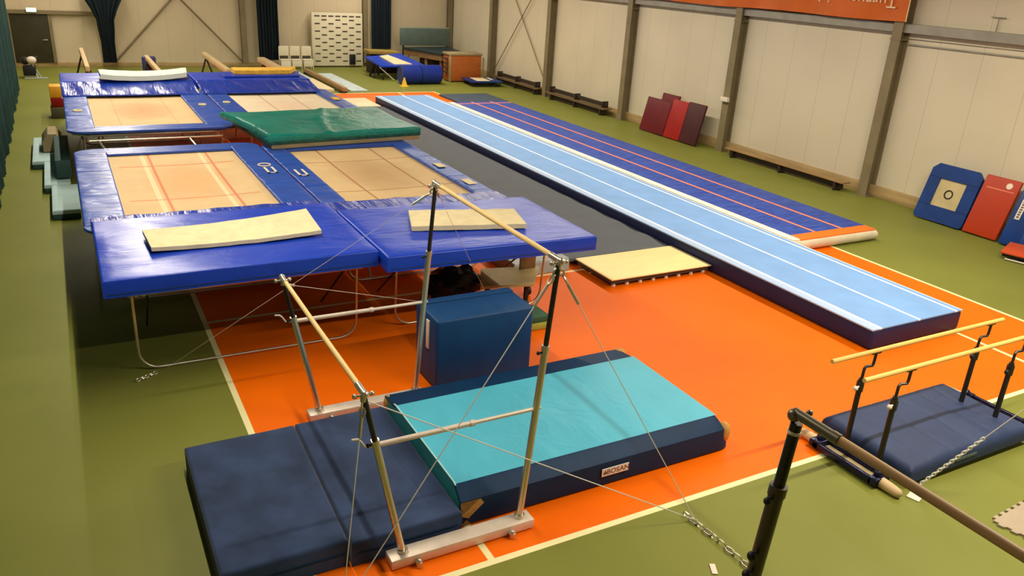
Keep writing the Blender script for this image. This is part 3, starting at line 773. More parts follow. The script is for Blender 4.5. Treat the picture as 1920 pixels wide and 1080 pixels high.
# close the top sheet into a shallow body
b.box(2.505, 5.40, 5.25, 6.61, 0.02, 0.33)
b.build('turquoise_top', M_teal, t)
b, _ = loft(0, 5, '', None, t); b.build('front_side', M_navy, t, angle=28)
b, _ = loft(6, 10, '', None, t); b.build('back_side', M_navy, t, angle=50)
b = MB(); R = ring_at(5.44, 0.09); b.mesh(R, [tuple(range(len(R)))]); 
R1 = [ring_at(x, i_) for x, i_ in stations[7:]]
vs = [p for R_ in R1 for p in (R_[5], R_[6])]; b.mesh(vs, [(2*k, 2*k+1, 2*k+3, 2*k+2) for k in range(3)]); b.build('right_end', M_teald, t)
b = MB(); R = ring_at(2.49, 0.0); b.mesh([(2.495, p[1], p[2]) for p in R], [tuple(range(len(R)))]); b.build('left_end', M_teald, t)
b = MB(); b.tube([(2.50, 5.18, 0.36), (2.50, 5.22, 0.374), (2.50, 6.62, 0.374), (2.50, 6.67, 0.36)], 0.008, 6); b.build('piping', mat('pale_piping', (0.45, 0.75, 0.75), .5), t)
def corner(x0, dx, yf, z0, nm='corner_patch'):
    b = MB(); b.mesh([(x0, yf-0.014, 0.262), (x0+dx*0.85, yf-0.014, 0.262), (x0+dx, yf-0.018, 0.21), (x0+dx*0.34, yf-0.02, 0.09), (x0+0.0, yf-0.02, 0.13),
                      (x0+dx*0.25, yf-0.02, 0.08), (x0+dx*0.5, yf-0.005, 0.012), (x0+dx*0.02, yf-0.005, 0.012)], [(0, 1, 2, 3, 4), (5, 6, 7)])
    bmesh.ops.solidify(b.b, geom=list(b.b.faces), thickness=0.006)
    b.build(nm, M_leather, t, smooth=False)
corner(2.495, 0.22, 5.068, 0)
def cpatch(x, y, z, sx, sy, sz):
    b = MB(); b.sphere((x, y, z), 1, 12, 8, (sx, sy, sz)); b.build('corner_patch', M_leather, t)
cpatch(5.505, 5.12, 0.19, 0.07, 0.07, 0.12); cpatch(5.45, 6.90, 0.26, 0.09, 0.09, 0.08); cpatch(2.52, 6.90, 0.22, 0.045, 0.08, 0.12)
nrm = Vector((0, -0.80, 0.6))
lb_o = Vector((4.10, 5.052, 0.165))
Ml = frame_M(lb_o + Vector((0, -0.006, 0)), (1, 0, 0), (0, 0.02, 1))
b = MB(); b.M = Ml; b.box(-0.155, 0.155, -0.042, 0.042, -0.004, 0.004, 0.002, 1); lab = b.build('maker_label', M_label, t, smooth=False)
textmesh('BOSAN', 0.072, M_labeld, 'label_print', lab, Ml @ Matrix.Translation((0.03, 0, 0.005)) @ Matrix.Scale(1.1, 4, (1, 0, 0)))
b = MB(); b.M = Ml
for k in range(3): b.prism([(-0.138+k*0.012, -0.022), (-0.130+k*0.012, -0.022), (-0.112+k*0.008, 0.024-k*0.012), (-0.120+k*0.008, 0.024-k*0.012)], 'z', 0.004, 0.006)
b.box(-0.14, -0.098, -0.005, 0.003, 0.004, 0.006)
b.build('label_logo', M_labeld, lab, smooth=False)

# navy foam block
t = thing('foam_block', 'tall navy blue foam block standing behind the turquoise mat', 'block', (3.85, 7.65, 0))
M_block = mat('block_navy', (0.006, 0.052, 0.165), 0.5, spec=0.3, var=0.10, bump=0.1, bscale=3)
b = MB(); b.box(3.24, 4.47, 7.33, 7.95, 0.004, 0.87, 0.035, 3); b.build('block_body', M_block, t)
b = MB(); b.box(3.255, 4.455, 7.82, 7.945, 0.865, 0.885, 0.012, 2); b.build('lid_flap', M_block, t)
b = MB(); b.box(3.225, 3.242, 7.52, 7.60, 0.45, 0.80, 0.004); b.build('strap', M_label, t)

# ================================================================= UNEVEN BARS
ub = thing('uneven_bars', 'silver uneven bars with wooden low and high bars over the navy and turquoise mats', 'gymnastic bars', (2.4, 6.1, 0))
YN, YFAR = 4.88, 7.28
for yy, x1 in ((YN, 3.08), (YFAR, 3.06)):
    b = MB(); b.box(1.78, x1, yy-0.085, yy+0.065, 0.012, 0.10, 0.008, 2); bb = b.build('base_beam', M_galv, ub)
    for xx in (2.0, 2.85):
        b = MB(); b.tube([(xx, yy-0.115, 0.003), (xx, yy-0.115, 0.05)], 0.028, 12); b.sphere((xx, yy-0.115, 0.055), 0.022, 10, 6); b.tube([(xx, yy-0.115, 0.04), (xx, yy-0.08, 0.04)], 0.012, 8)
        b.build('levelling_foot', M_chrome, bb)
def upright(xb, yb, zt, xt, yy, rb=0.03):
    B = Vector((xb, yy, 0.10)); T = Vector((xt, yy, zt)); d = T-B
    zs = 0.70 if zt > 2 else 0.74
    b = MB(); b.tube([B, B+d*zs], rb, 16); b.tube([B, B+Vector((0, 0, 0.03))], rb*1.5, 16); b.tube([B+d*(zs-0.015), B+d*(zs+0.005)], rb*1.15, 16); lo = b.build('upright_sleeve', M_chrome, ub)
    b = MB(); b.tube([B+d*zs, T], rb*0.72, 14); b.build('inner_tube', M_dtube, ub)
    b = MB(); c_ = B+d*(zs-0.02); b.tube([c_, c_+Vector((-0.055, 0, 0))], 0.009, 8); b.sphere(c_+Vector((-0.06, 0, 0)), 0.017, 8, 6); b.build('lock_knob', M_black, lo)
LOWZ, HIGHZ = 1.62, 2.44
for yy in (YN, YFAR):
    upright(1.90, yy, LOWZ-0.04, 1.60, yy); upright(2.975, yy, HIGHZ-0.04, 3.165, yy)
    # bar end fittings
    for (xt, zt) in ((1.595, LOWZ), (3.17, HIGHZ)):
        s_ = 1 if yy == YN else -1
        b = MB(); b.tube([(xt, yy-0.03*s_, zt), (xt, yy+0.13*s_, zt)], 0.026, 14); b.sphere((xt, yy-0.03*s_, zt), 0.032, 12, 8)
        b.tube([(xt, yy, zt), (xt, yy, zt-0.07)], 0.024, 12); b.tube([(xt-0.06, yy, zt-0.02), (xt+0.06, yy, zt-0.02)], 0.010, 8)
        b.sphere((xt+0.065, yy, zt-0.02), 0.02, 8, 6); b.sphere((xt-0.065, yy, zt-0.02), 0.02, 8, 6)
        b.build('end_fitting', M_chrome, ub)
    # spreader with hooked end
    zz = 1.155
    b = MB(); b.tube([(1.70, yy, zz), (2.5, yy, zz)], 0.021, 14); b.tube([(2.45, yy, zz), (3.10, yy, zz)], 0.016, 12)
    b.tube([(2.46, yy, zz), (2.50, yy, zz)], 0.026, 12)
    b.tube([(1.72, yy, zz), (1.64, yy, zz), (1.60, yy, zz+0.01), (1.57, yy, zz+0.06), (1.545, yy, zz+0.085), (1.50, yy, zz+0.09)], 0.009, 8)
    b.build('spreader_bar', M_galv, ub)
for (xt, zt, nm) in ((1.595, LOWZ, 'low_bar'), (3.17, HIGHZ, 'high_bar')):
    b = MB(); b.tube([(xt, YN+0.10, zt), (xt, 6.1, zt-0.004), (xt, YFAR-0.10, zt)], 0.0215, 16); b.build(nm, M_wood, ub)
ANL = (1.30, 4.55, 0.02); ANR = (4.45, 4.28, 0.02); AFL = (0.62, 9.0, 0.02); AFR = (4.9, 9.1, 0.02)
def stay(p, q, c0=0.22, c1=0.0, r=0.0045, sl=0.0):
    p = Vector(p); q = Vector(q); d = (q-p).normalized(); L = (q-p).length
    b = MB(); b.tube([p+d*c0, q-d*c1], r, 6); cb = b.build('tension_cable', M_cable, ub)
    b = MB()
    if c0: 
        chain(b, p, p+d*c0*0.45, 0.075, 0.009)
        b.tube([p+d*c0*0.45, p+d*c0], 0.013, 8)
    if c1: chain(b, q-d*c1, q, 0.06, 0.008)
    b.build('chain', M_chrome, cb)
stay((3.17, YN, HIGHZ-0.06), ANL, 0.35)
stay((3.17, YN, HIGHZ-0.06), ANR, 0.35)
stay((1.595, YN, LOWZ-0.06), ANL, 0.28)
stay((1.595, YN, LOWZ-0.06), ANR, 0.0)
stay((3.17, YFAR, HIGHZ-0.06), AFL, 0.30, 0.0, 0.003)
stay((1.595, YFAR, LOWZ-0.06), AFR, 0.15, 0.0, 0.0025)
stay((3.17, YFAR, HIGHZ-0.06), AFR, 0.15, 0.0, 0.0025)
b = MB(); chain(b, (0.50, 8.93, 0.02), (0.27, 8.80, 0.02), 0.06, 0.007)
tag(b.build('floor_chain', M_chrome), 'short loose chain on the green floor by the deck frame leg', 'chain')
b = MB(); chain(b, (4.42, 4.40, 0.02), (4.45, 3.98, 0.018), 0.10, 0.008); chain(b, (4.45, 3.98, 0.018), (4.46, 3.60, 0.018), 0.10, 0.008)
tag(b.build('floor_chain', M_chrome), 'chain with long links on the green floor left of the dark front post', 'chain')
b = MB(); b.M = Matrix.Translation((4.18, 3.73, 0)) @ Matrix.Rotation(-0.5, 4, 'Z'); b.box(-0.024, 0.024, -0.06, 0.06, 0.002, 0.010, 0.002)
tag(b.build('floor_tag', M_label), 'small cream tag lying on the green floor beside the chain', 'tag')

# ================================================================= FRONT RIGHT BAR (only its near part is in the frame)
hb = thing('high_bar', 'dark steel post with a brown wooden bar running out of the lower right corner', 'gymnastic bars', (2.95, 2.38, 0))
HX, HY, HZ = 3.075, 2.38, 2.47
B = Vector((2.86, HY, 0.08)); T = Vector((HX, HY, HZ)); d = T-B
b = MB(); b.tube([B, B+d*0.82], 0.042, 18); b.tube([B+d*0.80, B+d*0.825], 0.048, 18); sl = b.build('post_sleeve', mat('sleeve_grey', (0.10, 0.085, 0.06), 0.35, metal=0.7), hb)
b = MB(); b.tube([B+d*0.82, T-d*0.02], 0.031, 16); b.build('inner_post', M_dtube, hb)
b = MB(); b.tube([B+d*0.955, B+d*0.962], 0.035, 16); b.build('white_mark', M_label, hb)
for k in (0.80, 0.655, 0.605):
    c_ = B+d*k; b = MB(); b.tube([c_, c_+Vector((-0.075, -0.02, 0))], 0.010, 8); b.sphere(c_+Vector((-0.085, -0.022, 0)), 0.022 if k > 0.7 else 0.028, 12, 8); b.build('lock_knob', M_black, sl)
b = MB(); b.tube([(HX, HY+0.03, HZ), (HX, HY-0.22, HZ)], 0.028, 16); b.sphere((HX-0.01, HY+0.02, HZ-0.01), 0.036, 12, 8); b.sphere((HX+0.05, HY-0.02, HZ+0.01), 0.018, 10, 8); b.tube([(HX, HY-0.215, HZ), (HX, HY-0.26, HZ)], 0.031, 16)
b.build('end_fitting', mat('fitting_grey', (0.20, 0.18, 0.12), 0.35, metal=0.7), hb)
b = MB(); b.tube([(HX, HY-0.24, HZ), (HX, 0.3, HZ)], 0.0245, 16); b.build('bar', M_wood2, hb)
b = MB(); b.box(2.2, 3.5, HY-0.07, HY+0.07, 0.003, 0.08, 0.008); b.build('base_beam', M_galv, hb)
b = MB(); b.tube([(HX, 0.3, HZ), (2.86, 0.3, 0.08)], 0.035, 14); b.build('rear_post', M_dtube, hb)

# ================================================================= PARALLEL BARS
pb = thing('parallel_bars', 'small parallel bars with two yellow wooden rails on dark uprights', 'gymnastic bars', (7.5, 4.3, 0))
RZ = 1.20
for (yy, xa, xb) in ((4.47, 6.08, 8.80), (4.075, 6.05, 8.90)):
    b = MB(); b.tube([(xa, yy, RZ), (xa+0.01, yy, RZ), (xb-0.01, yy, RZ), (xb, yy, RZ)], 0.023, 16); b.build('rail', M_woodx, pb)
    for (ux, dx) in ((6.62, 0.10), (8.50, 0.10)):
        yb = yy+0.02
        b = MB(); b.tube([(ux+dx, yy, RZ-0.02), (ux+dx-0.005, yy, RZ-0.14), (ux+dx-0.02, yy, RZ-0.165), (ux+0.02, yb, RZ-0.17), (ux, yb, RZ-0.19), (ux-0.005, yb, RZ-0.34)], 0.015, 8)
        b.tube([(ux+dx-0.06, yy, RZ-0.022), (ux+dx+0.06, yy, RZ-0.022)], 0.016, 8); b.build('rail_clamp', M_dtube, pb)
        b = MB(); b.tube([(ux-0.005, yb, RZ-0.30), (ux+0.0, yb, 0.10)], 0.027, 14); b.tube([(ux-0.005, yb, RZ-0.33), (ux-0.005, yb, RZ-0.44)], 0.038, 14); up = b.build('upright', M_dtube, pb)
        b = MB(); b.tube([(ux-0.03, yb-0.01, RZ-0.38), (ux-0.085, yb-0.02, RZ-0.38)], 0.010, 8); b.sphere((ux-0.10, yb-0.025, RZ-0.38), 0.026, 10, 8); b.build('lock_knob', M_label if ux < 7 else M_black, up)
M_pbf = mat('dark_blue_steel', (0.02, 0.022, 0.06), 0.25, metal=0.6)
for xx in (6.50, 8.95):
    b = MB(); 
    for dxx in (-0.11, 0.06): b.box(xx+dxx, xx+dxx+0.05, 3.98, 4.72, 0.03, 0.10, 0.01)
    b.box(xx-0.11, xx+0.11, 3.93, 4.02, 0.03, 0.11, 0.01); b.box(xx-0.11, xx+0.11, 4.64, 4.76, 0.03, 0.11, 0.01)
    for yq in (3.99, 4.70): b.sphere((xx, yq, 0.12), 0.05, 12, 8)
    b.build('foot_frame', M_pbf, pb)
    b = MB(); b.box(xx-0.055, xx+0.055, 4.03, 4.63, 0.035, 0.06, 0.005); b.build('wood_insert', M_tan, pb)
    for (ya, yc) in ((3.95, 3.76), (4.74, 4.92)):
        b = MB(); b.tube([(xx, ya, 0.055), (xx, yc+(0.04 if yc < ya else -0.04), 0.052), (xx, yc, 0.05)], 0.056, 14, r1=0.046); b.sphere((xx, yc, 0.052), 0.047, 12, 8); b.build('wooden_foot', mat('foot_wood', (0.62, 0.45, 0.24), .6), pb)
b = MB(); b.box(6.55, 8.95, 4.52, 4.58, 0.02, 0.06, 0.005); b.box(6.55, 8.95, 4.05, 4.11, 0.02, 0.06, 0.005); b.build('base_rail', M_dtube, pb)
t = thing('landing_mat', 'soft navy mat with cross seams lying under the parallel bars', 'mat', (7.7, 4.3, 0.06))
def pf(x, y):
    e = 0.0
    for sx in (7.05, 7.42, 7.8, 8.15, 8.42): e -= 0.012*math.exp(-((x-sx-0.05*(y-4.3))/0.022)**2)
    return e+0.03*noise.noise(Vector((x*1.5, y*2, 9)))+0.03*math.sin((x-6.7)*1.6)
b = MB(); b.soft(6.72, 8.74, 3.80, 4.90, 0.07, 0.225, 0.07, 70, 22, pf); b.build('mat_body', mat('navy_grey_vinyl', (0.026, 0.042, 0.105), 0.6, var=0.15, bump=0.2, bscale=5), t)
b = MB(); b.box(7.42, 7.75, 3.794, 3.802, 0.13, 0.16, 0.001, 1); b.build('printed_strip', M_lav, t)
# anchor plate and chain at the mat's near corner
t = thing('anchor_chain', 'twisted chain rising from a small floor plate in front of the navy mat', 'chain', (6.72, 3.70, 0))
b = MB(); b.M = Matrix.Translation((6.72, 3.70, 0)) @ Matrix.Rotation(0.3, 4, 'Z'); b.box(-0.11, 0.11, -0.06, 0.06, 0.002, 0.012, 0.003); b.build('floor_plate', M_label, t)
b = MB()
p0 = Vector((6.77, 3.76, 0.03)); p1 = Vector((7.30, 3.00, 1.57)); dd = (p1-p0)
chain(b, p0, p0+dd*0.46, 0.045, 0.007); b.tube([p0+dd*0.46, p1], 0.0045, 6)
b.build('chain_and_cable', M_cable, t)
# grey puzzle mat
t = thing('puzzle_mat', 'grey interlocking puzzle mat at the right edge of the picture', 'mat', (7.5, 3.05, 0))
import math as _m
u = Vector((0.51, 0.04, 0)).normalized(); v_ = Vector((0.04, -0.19, 0)).normalized()
b = MB()
o = Vector((7.02, 3.10, 0)); ex = Vector((0.995, 0.07, 0)); ey = Vector((0.22, -0.97, 0))
o = Vector((7.02, 3.12, 0))
b.M = Matrix(((ex.x, ey.x, 0, o.x), (ex.y, ey.y, 0, o.y), (0, 0, 1, 0), (0, 0, 0, 1)))
poly = []
L = 1.0; nt = 9; dpt = 0.03
for k in range(nt):
    a = L*k/nt; poly += [(a, 0), (a+L/nt*0.5, 0), (a+L/nt*0.45, -dpt), (a+L/nt*1.0, -dpt)]
poly += [(L, 0), (L, L)]
poly += [(0, L)]
for k in range(nt-1, -1, -1):
    a = L*k/nt; poly += [(-dpt, a+L/nt*0.95), (-dpt, a+L/nt*0.45), (0, a+L/nt*0.5), (0, a+L/nt*0.1)]
b.prism(poly, 'z', 0.002, 0.022); b.build('foam_tile', M_puzzle, t, smooth=False)

# ================================================================= RIGHT WALL OBJECTS
def bench(label, x, y0, y1, z0=0.0, flip=False, H=0.24, grp='long gym benches along the right wall', wood=M_bench):
    t = thing('gym_bench', label, 'bench', (x, (y0+y1)/2, z0), grp)
    def Z(a, c_): return (z0+a, z0+c_) if not flip else (z0+H-c_, z0+H-a)
    z = Z(H-0.03, H); b = MB(); b.box(x-0.14, x+0.14, y0, y1, z[0], z[1], 0.006); b.build('seat_plank', wood, t)
    z = Z(0.05, 0.17); b = MB(); b.box(x-0.035, x+0.035, y0+0.1, y1-0.1, z[0], z[1], 0.005); b.build('balance_beam', M_benchd, t)  # beam made taller, standing in for the dark shade under the seat
    n = 3
    for k in range(n):
        yy = y0+0.25+(y1-y0-0.5)*k/(n-1); z = Z(0.003, H-0.03)
        b = MB(); b.box(x-0.12, x+0.12, yy-0.03, yy+0.03, z[0], z[1], 0.006); b.build('leg', M_benchd, t)
    return t
bench('long wooden bench lying under the stack farthest back on the right wall', 16.10, 27.2, 30.9, wood=M_benchs)
bench('upturned wooden bench on top of the stack by the wire cross brace', 16.12, 27.15, 30.8, 0.245, True, wood=M_benchs)
bench('long wooden bench at the bottom of the stack left of the red mats', 16.08, 22.6, 26.4, wood=M_benchs)
bench('upturned wooden bench on top of the stack left of the red mats', 16.10, 22.5, 26.5, 0.245, True, wood=M_benchs)
bench('single brown bench standing alone between two columns right of the red mats', 15.98, 12.45, 16.5)

def lean(name, label, cat, yc, wid, hgt, th, foot, mt, lean_dx=0.30, grp=None, bev=0.02, edge=None, xtop=None):
    # slab leaning on the right wall; local x = along the wall (-Y world), local y = up
    t = thing(name, label, cat, (foot, yc, 0), grp)
    up = Vector((lean_dx, 0, math.sqrt(max(0.01, hgt*hgt-lean_dx*lean_dx))))
    Mx = frame_M((foot, yc, 0.012), (0, -1, 0), up)
    b = MB(); b.M = Mx; b.box(-wid/2, wid/2, 0, hgt, 0, th, bev, 3); body = b.build('pad_body', mt, t)
    return t, Mx, body
g = 'padded mats leaning on the right wall'
def piped(t, Mx, wid, hgt, th, mt):
    b = MB(); b.M = Mx; q = 0.012
    b.tube([(-wid/2+.02, .02, th), (wid/2-.02, .02, th), (wid/2-.02, hgt-.02, th), (-wid/2+.02, hgt-.02, th)], 0.006, 6, closed=True); b.build('piping', mt, t)
t, Mx, _ = lean('leaning_mat', 'tall dark red mat leaning behind the other red ones', 'mat', 19.45, 0.80, 1.22, 0.07, 16.02, M_dred, 0.24, g); piped(t, Mx, 0.80, 1.22, 0.07, M_maroon)
t, Mx, _ = lean('leaning_mat', 'dark red mat leaning at the left end of the red row', 'mat', 19.75, 1.18, 1.04, 0.06, 15.84, M_dred, 0.24, g); piped(t, Mx, 1.18, 1.04, 0.06, M_maroon)
t, Mx, _ = lean('leaning_mat', 'bright red mat leaning between the dark red and the maroon mat', 'mat', 18.78, 0.72, 1.15, 0.06, 15.84, M_red, 0.26, g); piped(t, Mx, 0.72, 1.15, 0.06, mat('red_piping', (0.5, 0.03, 0.02), .4))
t, Mx, _ = lean('leaning_mat', 'maroon mat at the right end of the red row', 'mat', 18.03, 0.74, 1.18, 0.07, 15.84, M_maroon, 0.26, g); piped(t, Mx, 0.76, 1.18, 0.07, M_dred)
# mini trampoline with target bed
M_tb = mat('minitramp_blue', (0.003, 0.032, 0.17), 0.38, var=0.2, bump=0.4, bscale=5)
t = thing('mini_trampoline', 'blue mini trampoline with a cream bed and black ring, leaning on the right wall', 'trampoline', (16.0, 9.95, 0))
Mx = frame_M((15.88, 9.93, 0.01), (0, -1, 0), (0.34, 0, 1.12))
def octf(wd, h, c_): return [(-wd/2+c_, 0), (wd/2-c_, 0), (wd/2, c_), (wd/2, h-c_), (wd/2-c_, h), (-wd/2+c_, h), (-wd/2, h-c_), (-wd/2, c_)]
b = MB(); b.M = Mx
W_, H_ = 1.12, 1.20; iw, y0_, y1_ = 0.30, 0.32, 0.90
b.prism([(-W_/2+.05, 0), (W_/2-.05, 0), (W_/2, 0.05), (W_/2, y0_), (-W_/2, y0_), (-W_/2, .05)], 'z', 0, 0.08)
b.prism([(-W_/2, y1_), (W_/2, y1_), (W_/2, H_-.12), (W_/2-.12, H_), (-W_/2+.12, H_), (-W_/2, H_-.12)], 'z', 0, 0.08)
b.box(-W_/2, -iw, y0_-.01, y1_+.01, 0, 0.08); b.box(iw, W_/2, y0_-.01, y1_+.01, 0, 0.08); b.build('frame_pad', M_tb, t)
b = MB(); b.M = Mx; b.box(-iw-.02, iw+.02, y0_-.02, y1_+.02, 0.035, 0.05); b.build('bed', mat('beige_bed', (0.52, 0.42, 0.22), .8), t)
b = MB(); b.M = Mx; b.tube([(0.085*math.cos(a), 0.61+0.085*math.sin(a), 0.055) for a in [2*PI*k/24 for k in range(24)]], 0.014, 8, closed=True); b.build('ring_mark', M_black, t)
b = MB(); b.M = Mx; b.tube([(-0.5, 0.1, -0.03), (0.5, 0.1, -0.03), (0.5, 1.05, -0.03), (-0.5, 1.05, -0.03)], 0.02, 8, closed=True); b.build('steel_frame', M_chrome, t)
# orange-red board
t, Mx, bd = lean('leaning_mat', 'plain orange-red mat between the two blue mini trampolines', 'mat', 8.98, 0.72, 1.22, 0.07, 15.86, M_rboard, 0.38, g)
b = MB(); b.M = Mx; b.tube([(0.16+0.055*math.cos(a), 1.08+0.055*math.sin(a), 0.072) for a in [2*PI*k/16 for k in range(16)]], 0.010, 6, closed=True); b.sphere((0.16, 1.08, 0.07), 0.05, 12, 6, (1, 1, .15)); b.build('round_badge', M_label, bd)
b = MB(); b.M = Mx; b.box(-0.26, 0.30, 0.955, 0.985, 0.068, 0.076, 0.003); b.build('printed_stripe', mat('pale_red', (0.62, 0.16, 0.09), .5), bd)
# second blue mini trampoline at the frame edge
t = thing('mini_trampoline', 'dark blue mini trampoline cut by the right edge, white label on its side', 'trampoline', (15.9, 8.0, 0))
Mx = frame_M((15.82, 7.98, 0.01), (0, -1, 0), (0.42, 0, 1.15))
b = MB(); b.M = Mx
b.box(-0.56, -0.16, 0, 1.24, 0, 0.09, 0.02); b.box(0.2, 0.56, 0, 1.24, 0, 0.09, 0.02); b.box(-.17, .21, 0, .35, 0, .09, 0.01); b.box(-.17, .21, .95, 1.24, 0, .09, 0.01); b.build('frame_pad', M_tb, t)
b = MB(); b.M = Mx; b.box(-0.18, 0.22, 0.33, 0.97, 0.03, 0.05); b.build('bed', mat('beige_bed', (0.52, 0.42, 0.22), .8), t)
b = MB(); b.M = Mx; b.box(-0.47, -0.37, 0.52, 0.92, 0.088, 0.094, 0.002); lb = b.build('white_label', M_label, t)
b = MB(); b.M = Mx
for k in range(7): b.box(-0.445, -0.395, 0.55+k*0.05, 0.585+k*0.05, 0.094, 0.096)
b.build('label_marks', M_labeld, lb, smooth=False)
# springboard on the floor at the right edge
t = thing('springboard', 'low red-topped springboard tilted on the green floor at the right edge', 'springboard', (14.7, 7.3, 0))
Mx = frame_M((14.85, 7.95, 0.02), (0.30, -1, 0.0), (1, 0.25, 0.12))
b = MB(); b.M = Mx; b.box(0, 1.2, 0, 0.6, 0.10, 0.13, 0.006); b.build('top_board', mat('springboard_red', (0.55, 0.07, 0.02), .5), t)
b = MB(); b.M = Mx; b.box(0.03, 1.17, 0.05, 0.55, 0.03, 0.10, 0.01); b.build('body', M_black, t)
b = MB(); b.M = Mx; b.box(0.1, 1.2, -0.01, 0.02, 0.0, 0.02, 0.004); b.build('base_edge', M_label, t)

# ================================================================= UNDER THE RIGHT DECK
t = thing('wooden_trolley', 'low wooden trolley with an upright end board under the front right deck', 'trolley', (5.2, 9.3, 0))
b = MB(); b.mesh([(4.66, 9.10, .38), (5.42, 8.95, .38), (5.86, 9.55, .38), (4.98, 9.74, .38), (4.66, 9.10, .42), (5.42, 8.95, .42), (5.86, 9.55, .42), (4.98, 9.74, .42)],
    [(0, 3, 2, 1), (4, 5, 6, 7), (0, 1, 5, 4), (1, 2, 6, 5), (2, 3, 7, 6), (3, 0, 4, 7)]); b.build('platform', mat('trolley_wood', (0.50, 0.36, 0.15), .6, var=.15), t, smooth=False)
b = MB(); b.box(5.50, 5.76, 9.50, 9.53, 0.15, 0.98, 0.005); b.build('end_board', M_brown, t)
for (xx, yy) in ((4.82, 9.2), (5.38, 9.08), (5.66, 9.5), (5.05, 9.62)):
    b = MB(); b.tube([(xx-0.02, yy, 0.075), (xx+0.02, yy, 0.075)], 0.07, 16); b.box(xx-0.03, xx+0.03, yy-.02, yy+.02, 0.09, 0.38, 0.004); b.build('wheel', M_black, t)
b = MB()
vs = []; fs = []; u_, v2 = 22, 12
for j in range(v2+1):
    th = PI*j/v2
    for i in range(u_):
        ph = 2*PI*i/u_; q = Vector((math.sin(th)*math.cos(ph), math.sin(th)*math.sin(ph), math.cos(th)))
        r_ = 1+0.35*noise.noise(q*2.3)+0.14*noise.noise(q*6)
        vs.append((4.55+0.42*q.x*r_, 9.72+0.30*q.y*r_, max(0.006, 0.24+0.26*q.z*r_)))
for j in range(v2):
    for i in range(u_): fs.append((j*u_+i, (j+1)*u_+i, (j+1)*u_+(i+1) % u_, j*u_+(i+1) % u_))
b.mesh(vs, fs); tag(b.build('black_bag', M_bbag), 'crumpled black bag lying under the front right deck beside the trolley', 'bag')
b = MB(); b.soft(5.80, 6.82, 10.2, 11.2, 0.003, 0.22, 0.04, 12, 12, wr(5, 5, .04, 2)); tag(b.build('plastic_sheet', M_plast), 'pale crumpled plastic cover on the orange floor behind the trolley', 'cover')
b = MB(); b.box(4.92, 5.36, 8.36, 8.78, 0.102, 0.19, 0.02); tag(b.build('foam_pad', M_grpad), 'dark green pad on top of the little pile behind the foam block', 'pad')
b = MB(); b.box(4.94, 5.34, 8.34, 8.76, 0.003, 0.10, 0.02); tag(b.build('foam_pad', M_ygpad), 'yellow-green pad at the bottom of the little pile behind the foam block', 'pad')
# brown benches stored between the trampoline pairs
t1_ = bench('brown bench on the floor under the gap between the trampolines', 1.6, 15.7, 17.2, 0, False, 0.24, 'benches stored under the trampolines', M_brown)
for k, (xx, yy) in enumerate(((0.5, 16.5), (1.6, 16.2), (2.6, 16.4))): pass

# ================================================================= BACK OF THE HALL
def beam(label, x, yf, yn, z, w_, mt, pad=False):
    t = thing('balance_beam', label, 'balance beam', (x, (yf+yn)/2, 0), 'balance beams behind the rear trampolines')
    b = MB(); b.box(x-w_/2, x+w_/2, yn, yf, z-0.16, z, 0.03, 3); b.build('beam', mt, t)
    for yy in (yf-0.35, yn+0.5):
        b = MB(); b.tube([(x-0.35, yy, 0.03), (x, yy, z-0.16)], 0.03, 8); b.build('leg', M_dtube, t)
        b = MB(); b.tube([(x+0.35, yy, 0.03), (x, yy, z-0.16)], 0.03, 8); b.build('leg', M_dtube, t)
    if pad:
        b = MB(); b.box(x-0.16, x+0.26, yf-0.25, yf-0.05, 0.02, z-0.02, 0.06, 3); b.build('end_pad', mat('pad_slate', (0.035, 0.045, 0.13), .5), t)
    return t
M_beam = mat('beam_suede', (0.52, 0.38, 0.20), 0.7, var=.1)
beam('leftmost balance beam, in front of the panel by the dark door', 0.62, 31.2, 26.3, 1.25, 0.13, M_beam)
beam('balance beam with a slate-blue end pad behind the rear left deck', 2.45, 29.4, 25.0, 1.22, 0.13, M_beam, True)
beam('balance beam behind the joint between the two rear decks', 4.36, 30.2, 25.6, 1.24, 0.16, M_beam)
beam('rightmost high balance beam, rising behind the orange-yellow foam', 6.0, 28.9, 25.2, 1.22, 0.26, M_beam)
t = thing('floor_beam', 'long low wooden beam lying on the floor between two pale strips', 'balance beam', (8.85, 31.2, 0))
b = MB(); b.box(8.74, 8.92, 28.6, 34.0, 0.05, 0.20, 0.03, 3); b.build('beam', M_bench, t)
b = MB(); b.box(8.70, 8.96, 28.7, 28.85, 0.003, 0.06); b.build('foot', M_dark, t); b = MB(); b.box(8.70, 8.96, 33.7, 33.85, 0.003, 0.06); b.build('foot', M_dark, t)
M_ps = mat('pale_strip', (0.50, 0.58, 0.60), 0.8, var=.15, vscale=3)
b = MB(); b.soft(9.15, 9.80, 28.95, 33.6, 0.003, 0.045, 0.015, 6, 20); tag(b.build('floor_strip', M_ps), 'pale blue-white strip on the floor right of the low beam', 'mat', 'pale strips by the low beam')
b = MB(); b.soft(7.85, 8.6, 32.2, 35.2, 0.003, 0.045, 0.015, 6, 20); tag(b.build('floor_strip', M_ps), 'pale blue-white strip left of the low beam, nearer the chairs', 'mat', 'pale strips by the low beam')
b = MB(); b.soft(7.55, 8.55, 29.0, 31.9, 0.003, 0.10, 0.02, 6, 12); tag(b.build('cream_mat', M_plyp), 'cream mat on the floor left of the low beam, just behind the rear right deck', 'mat')

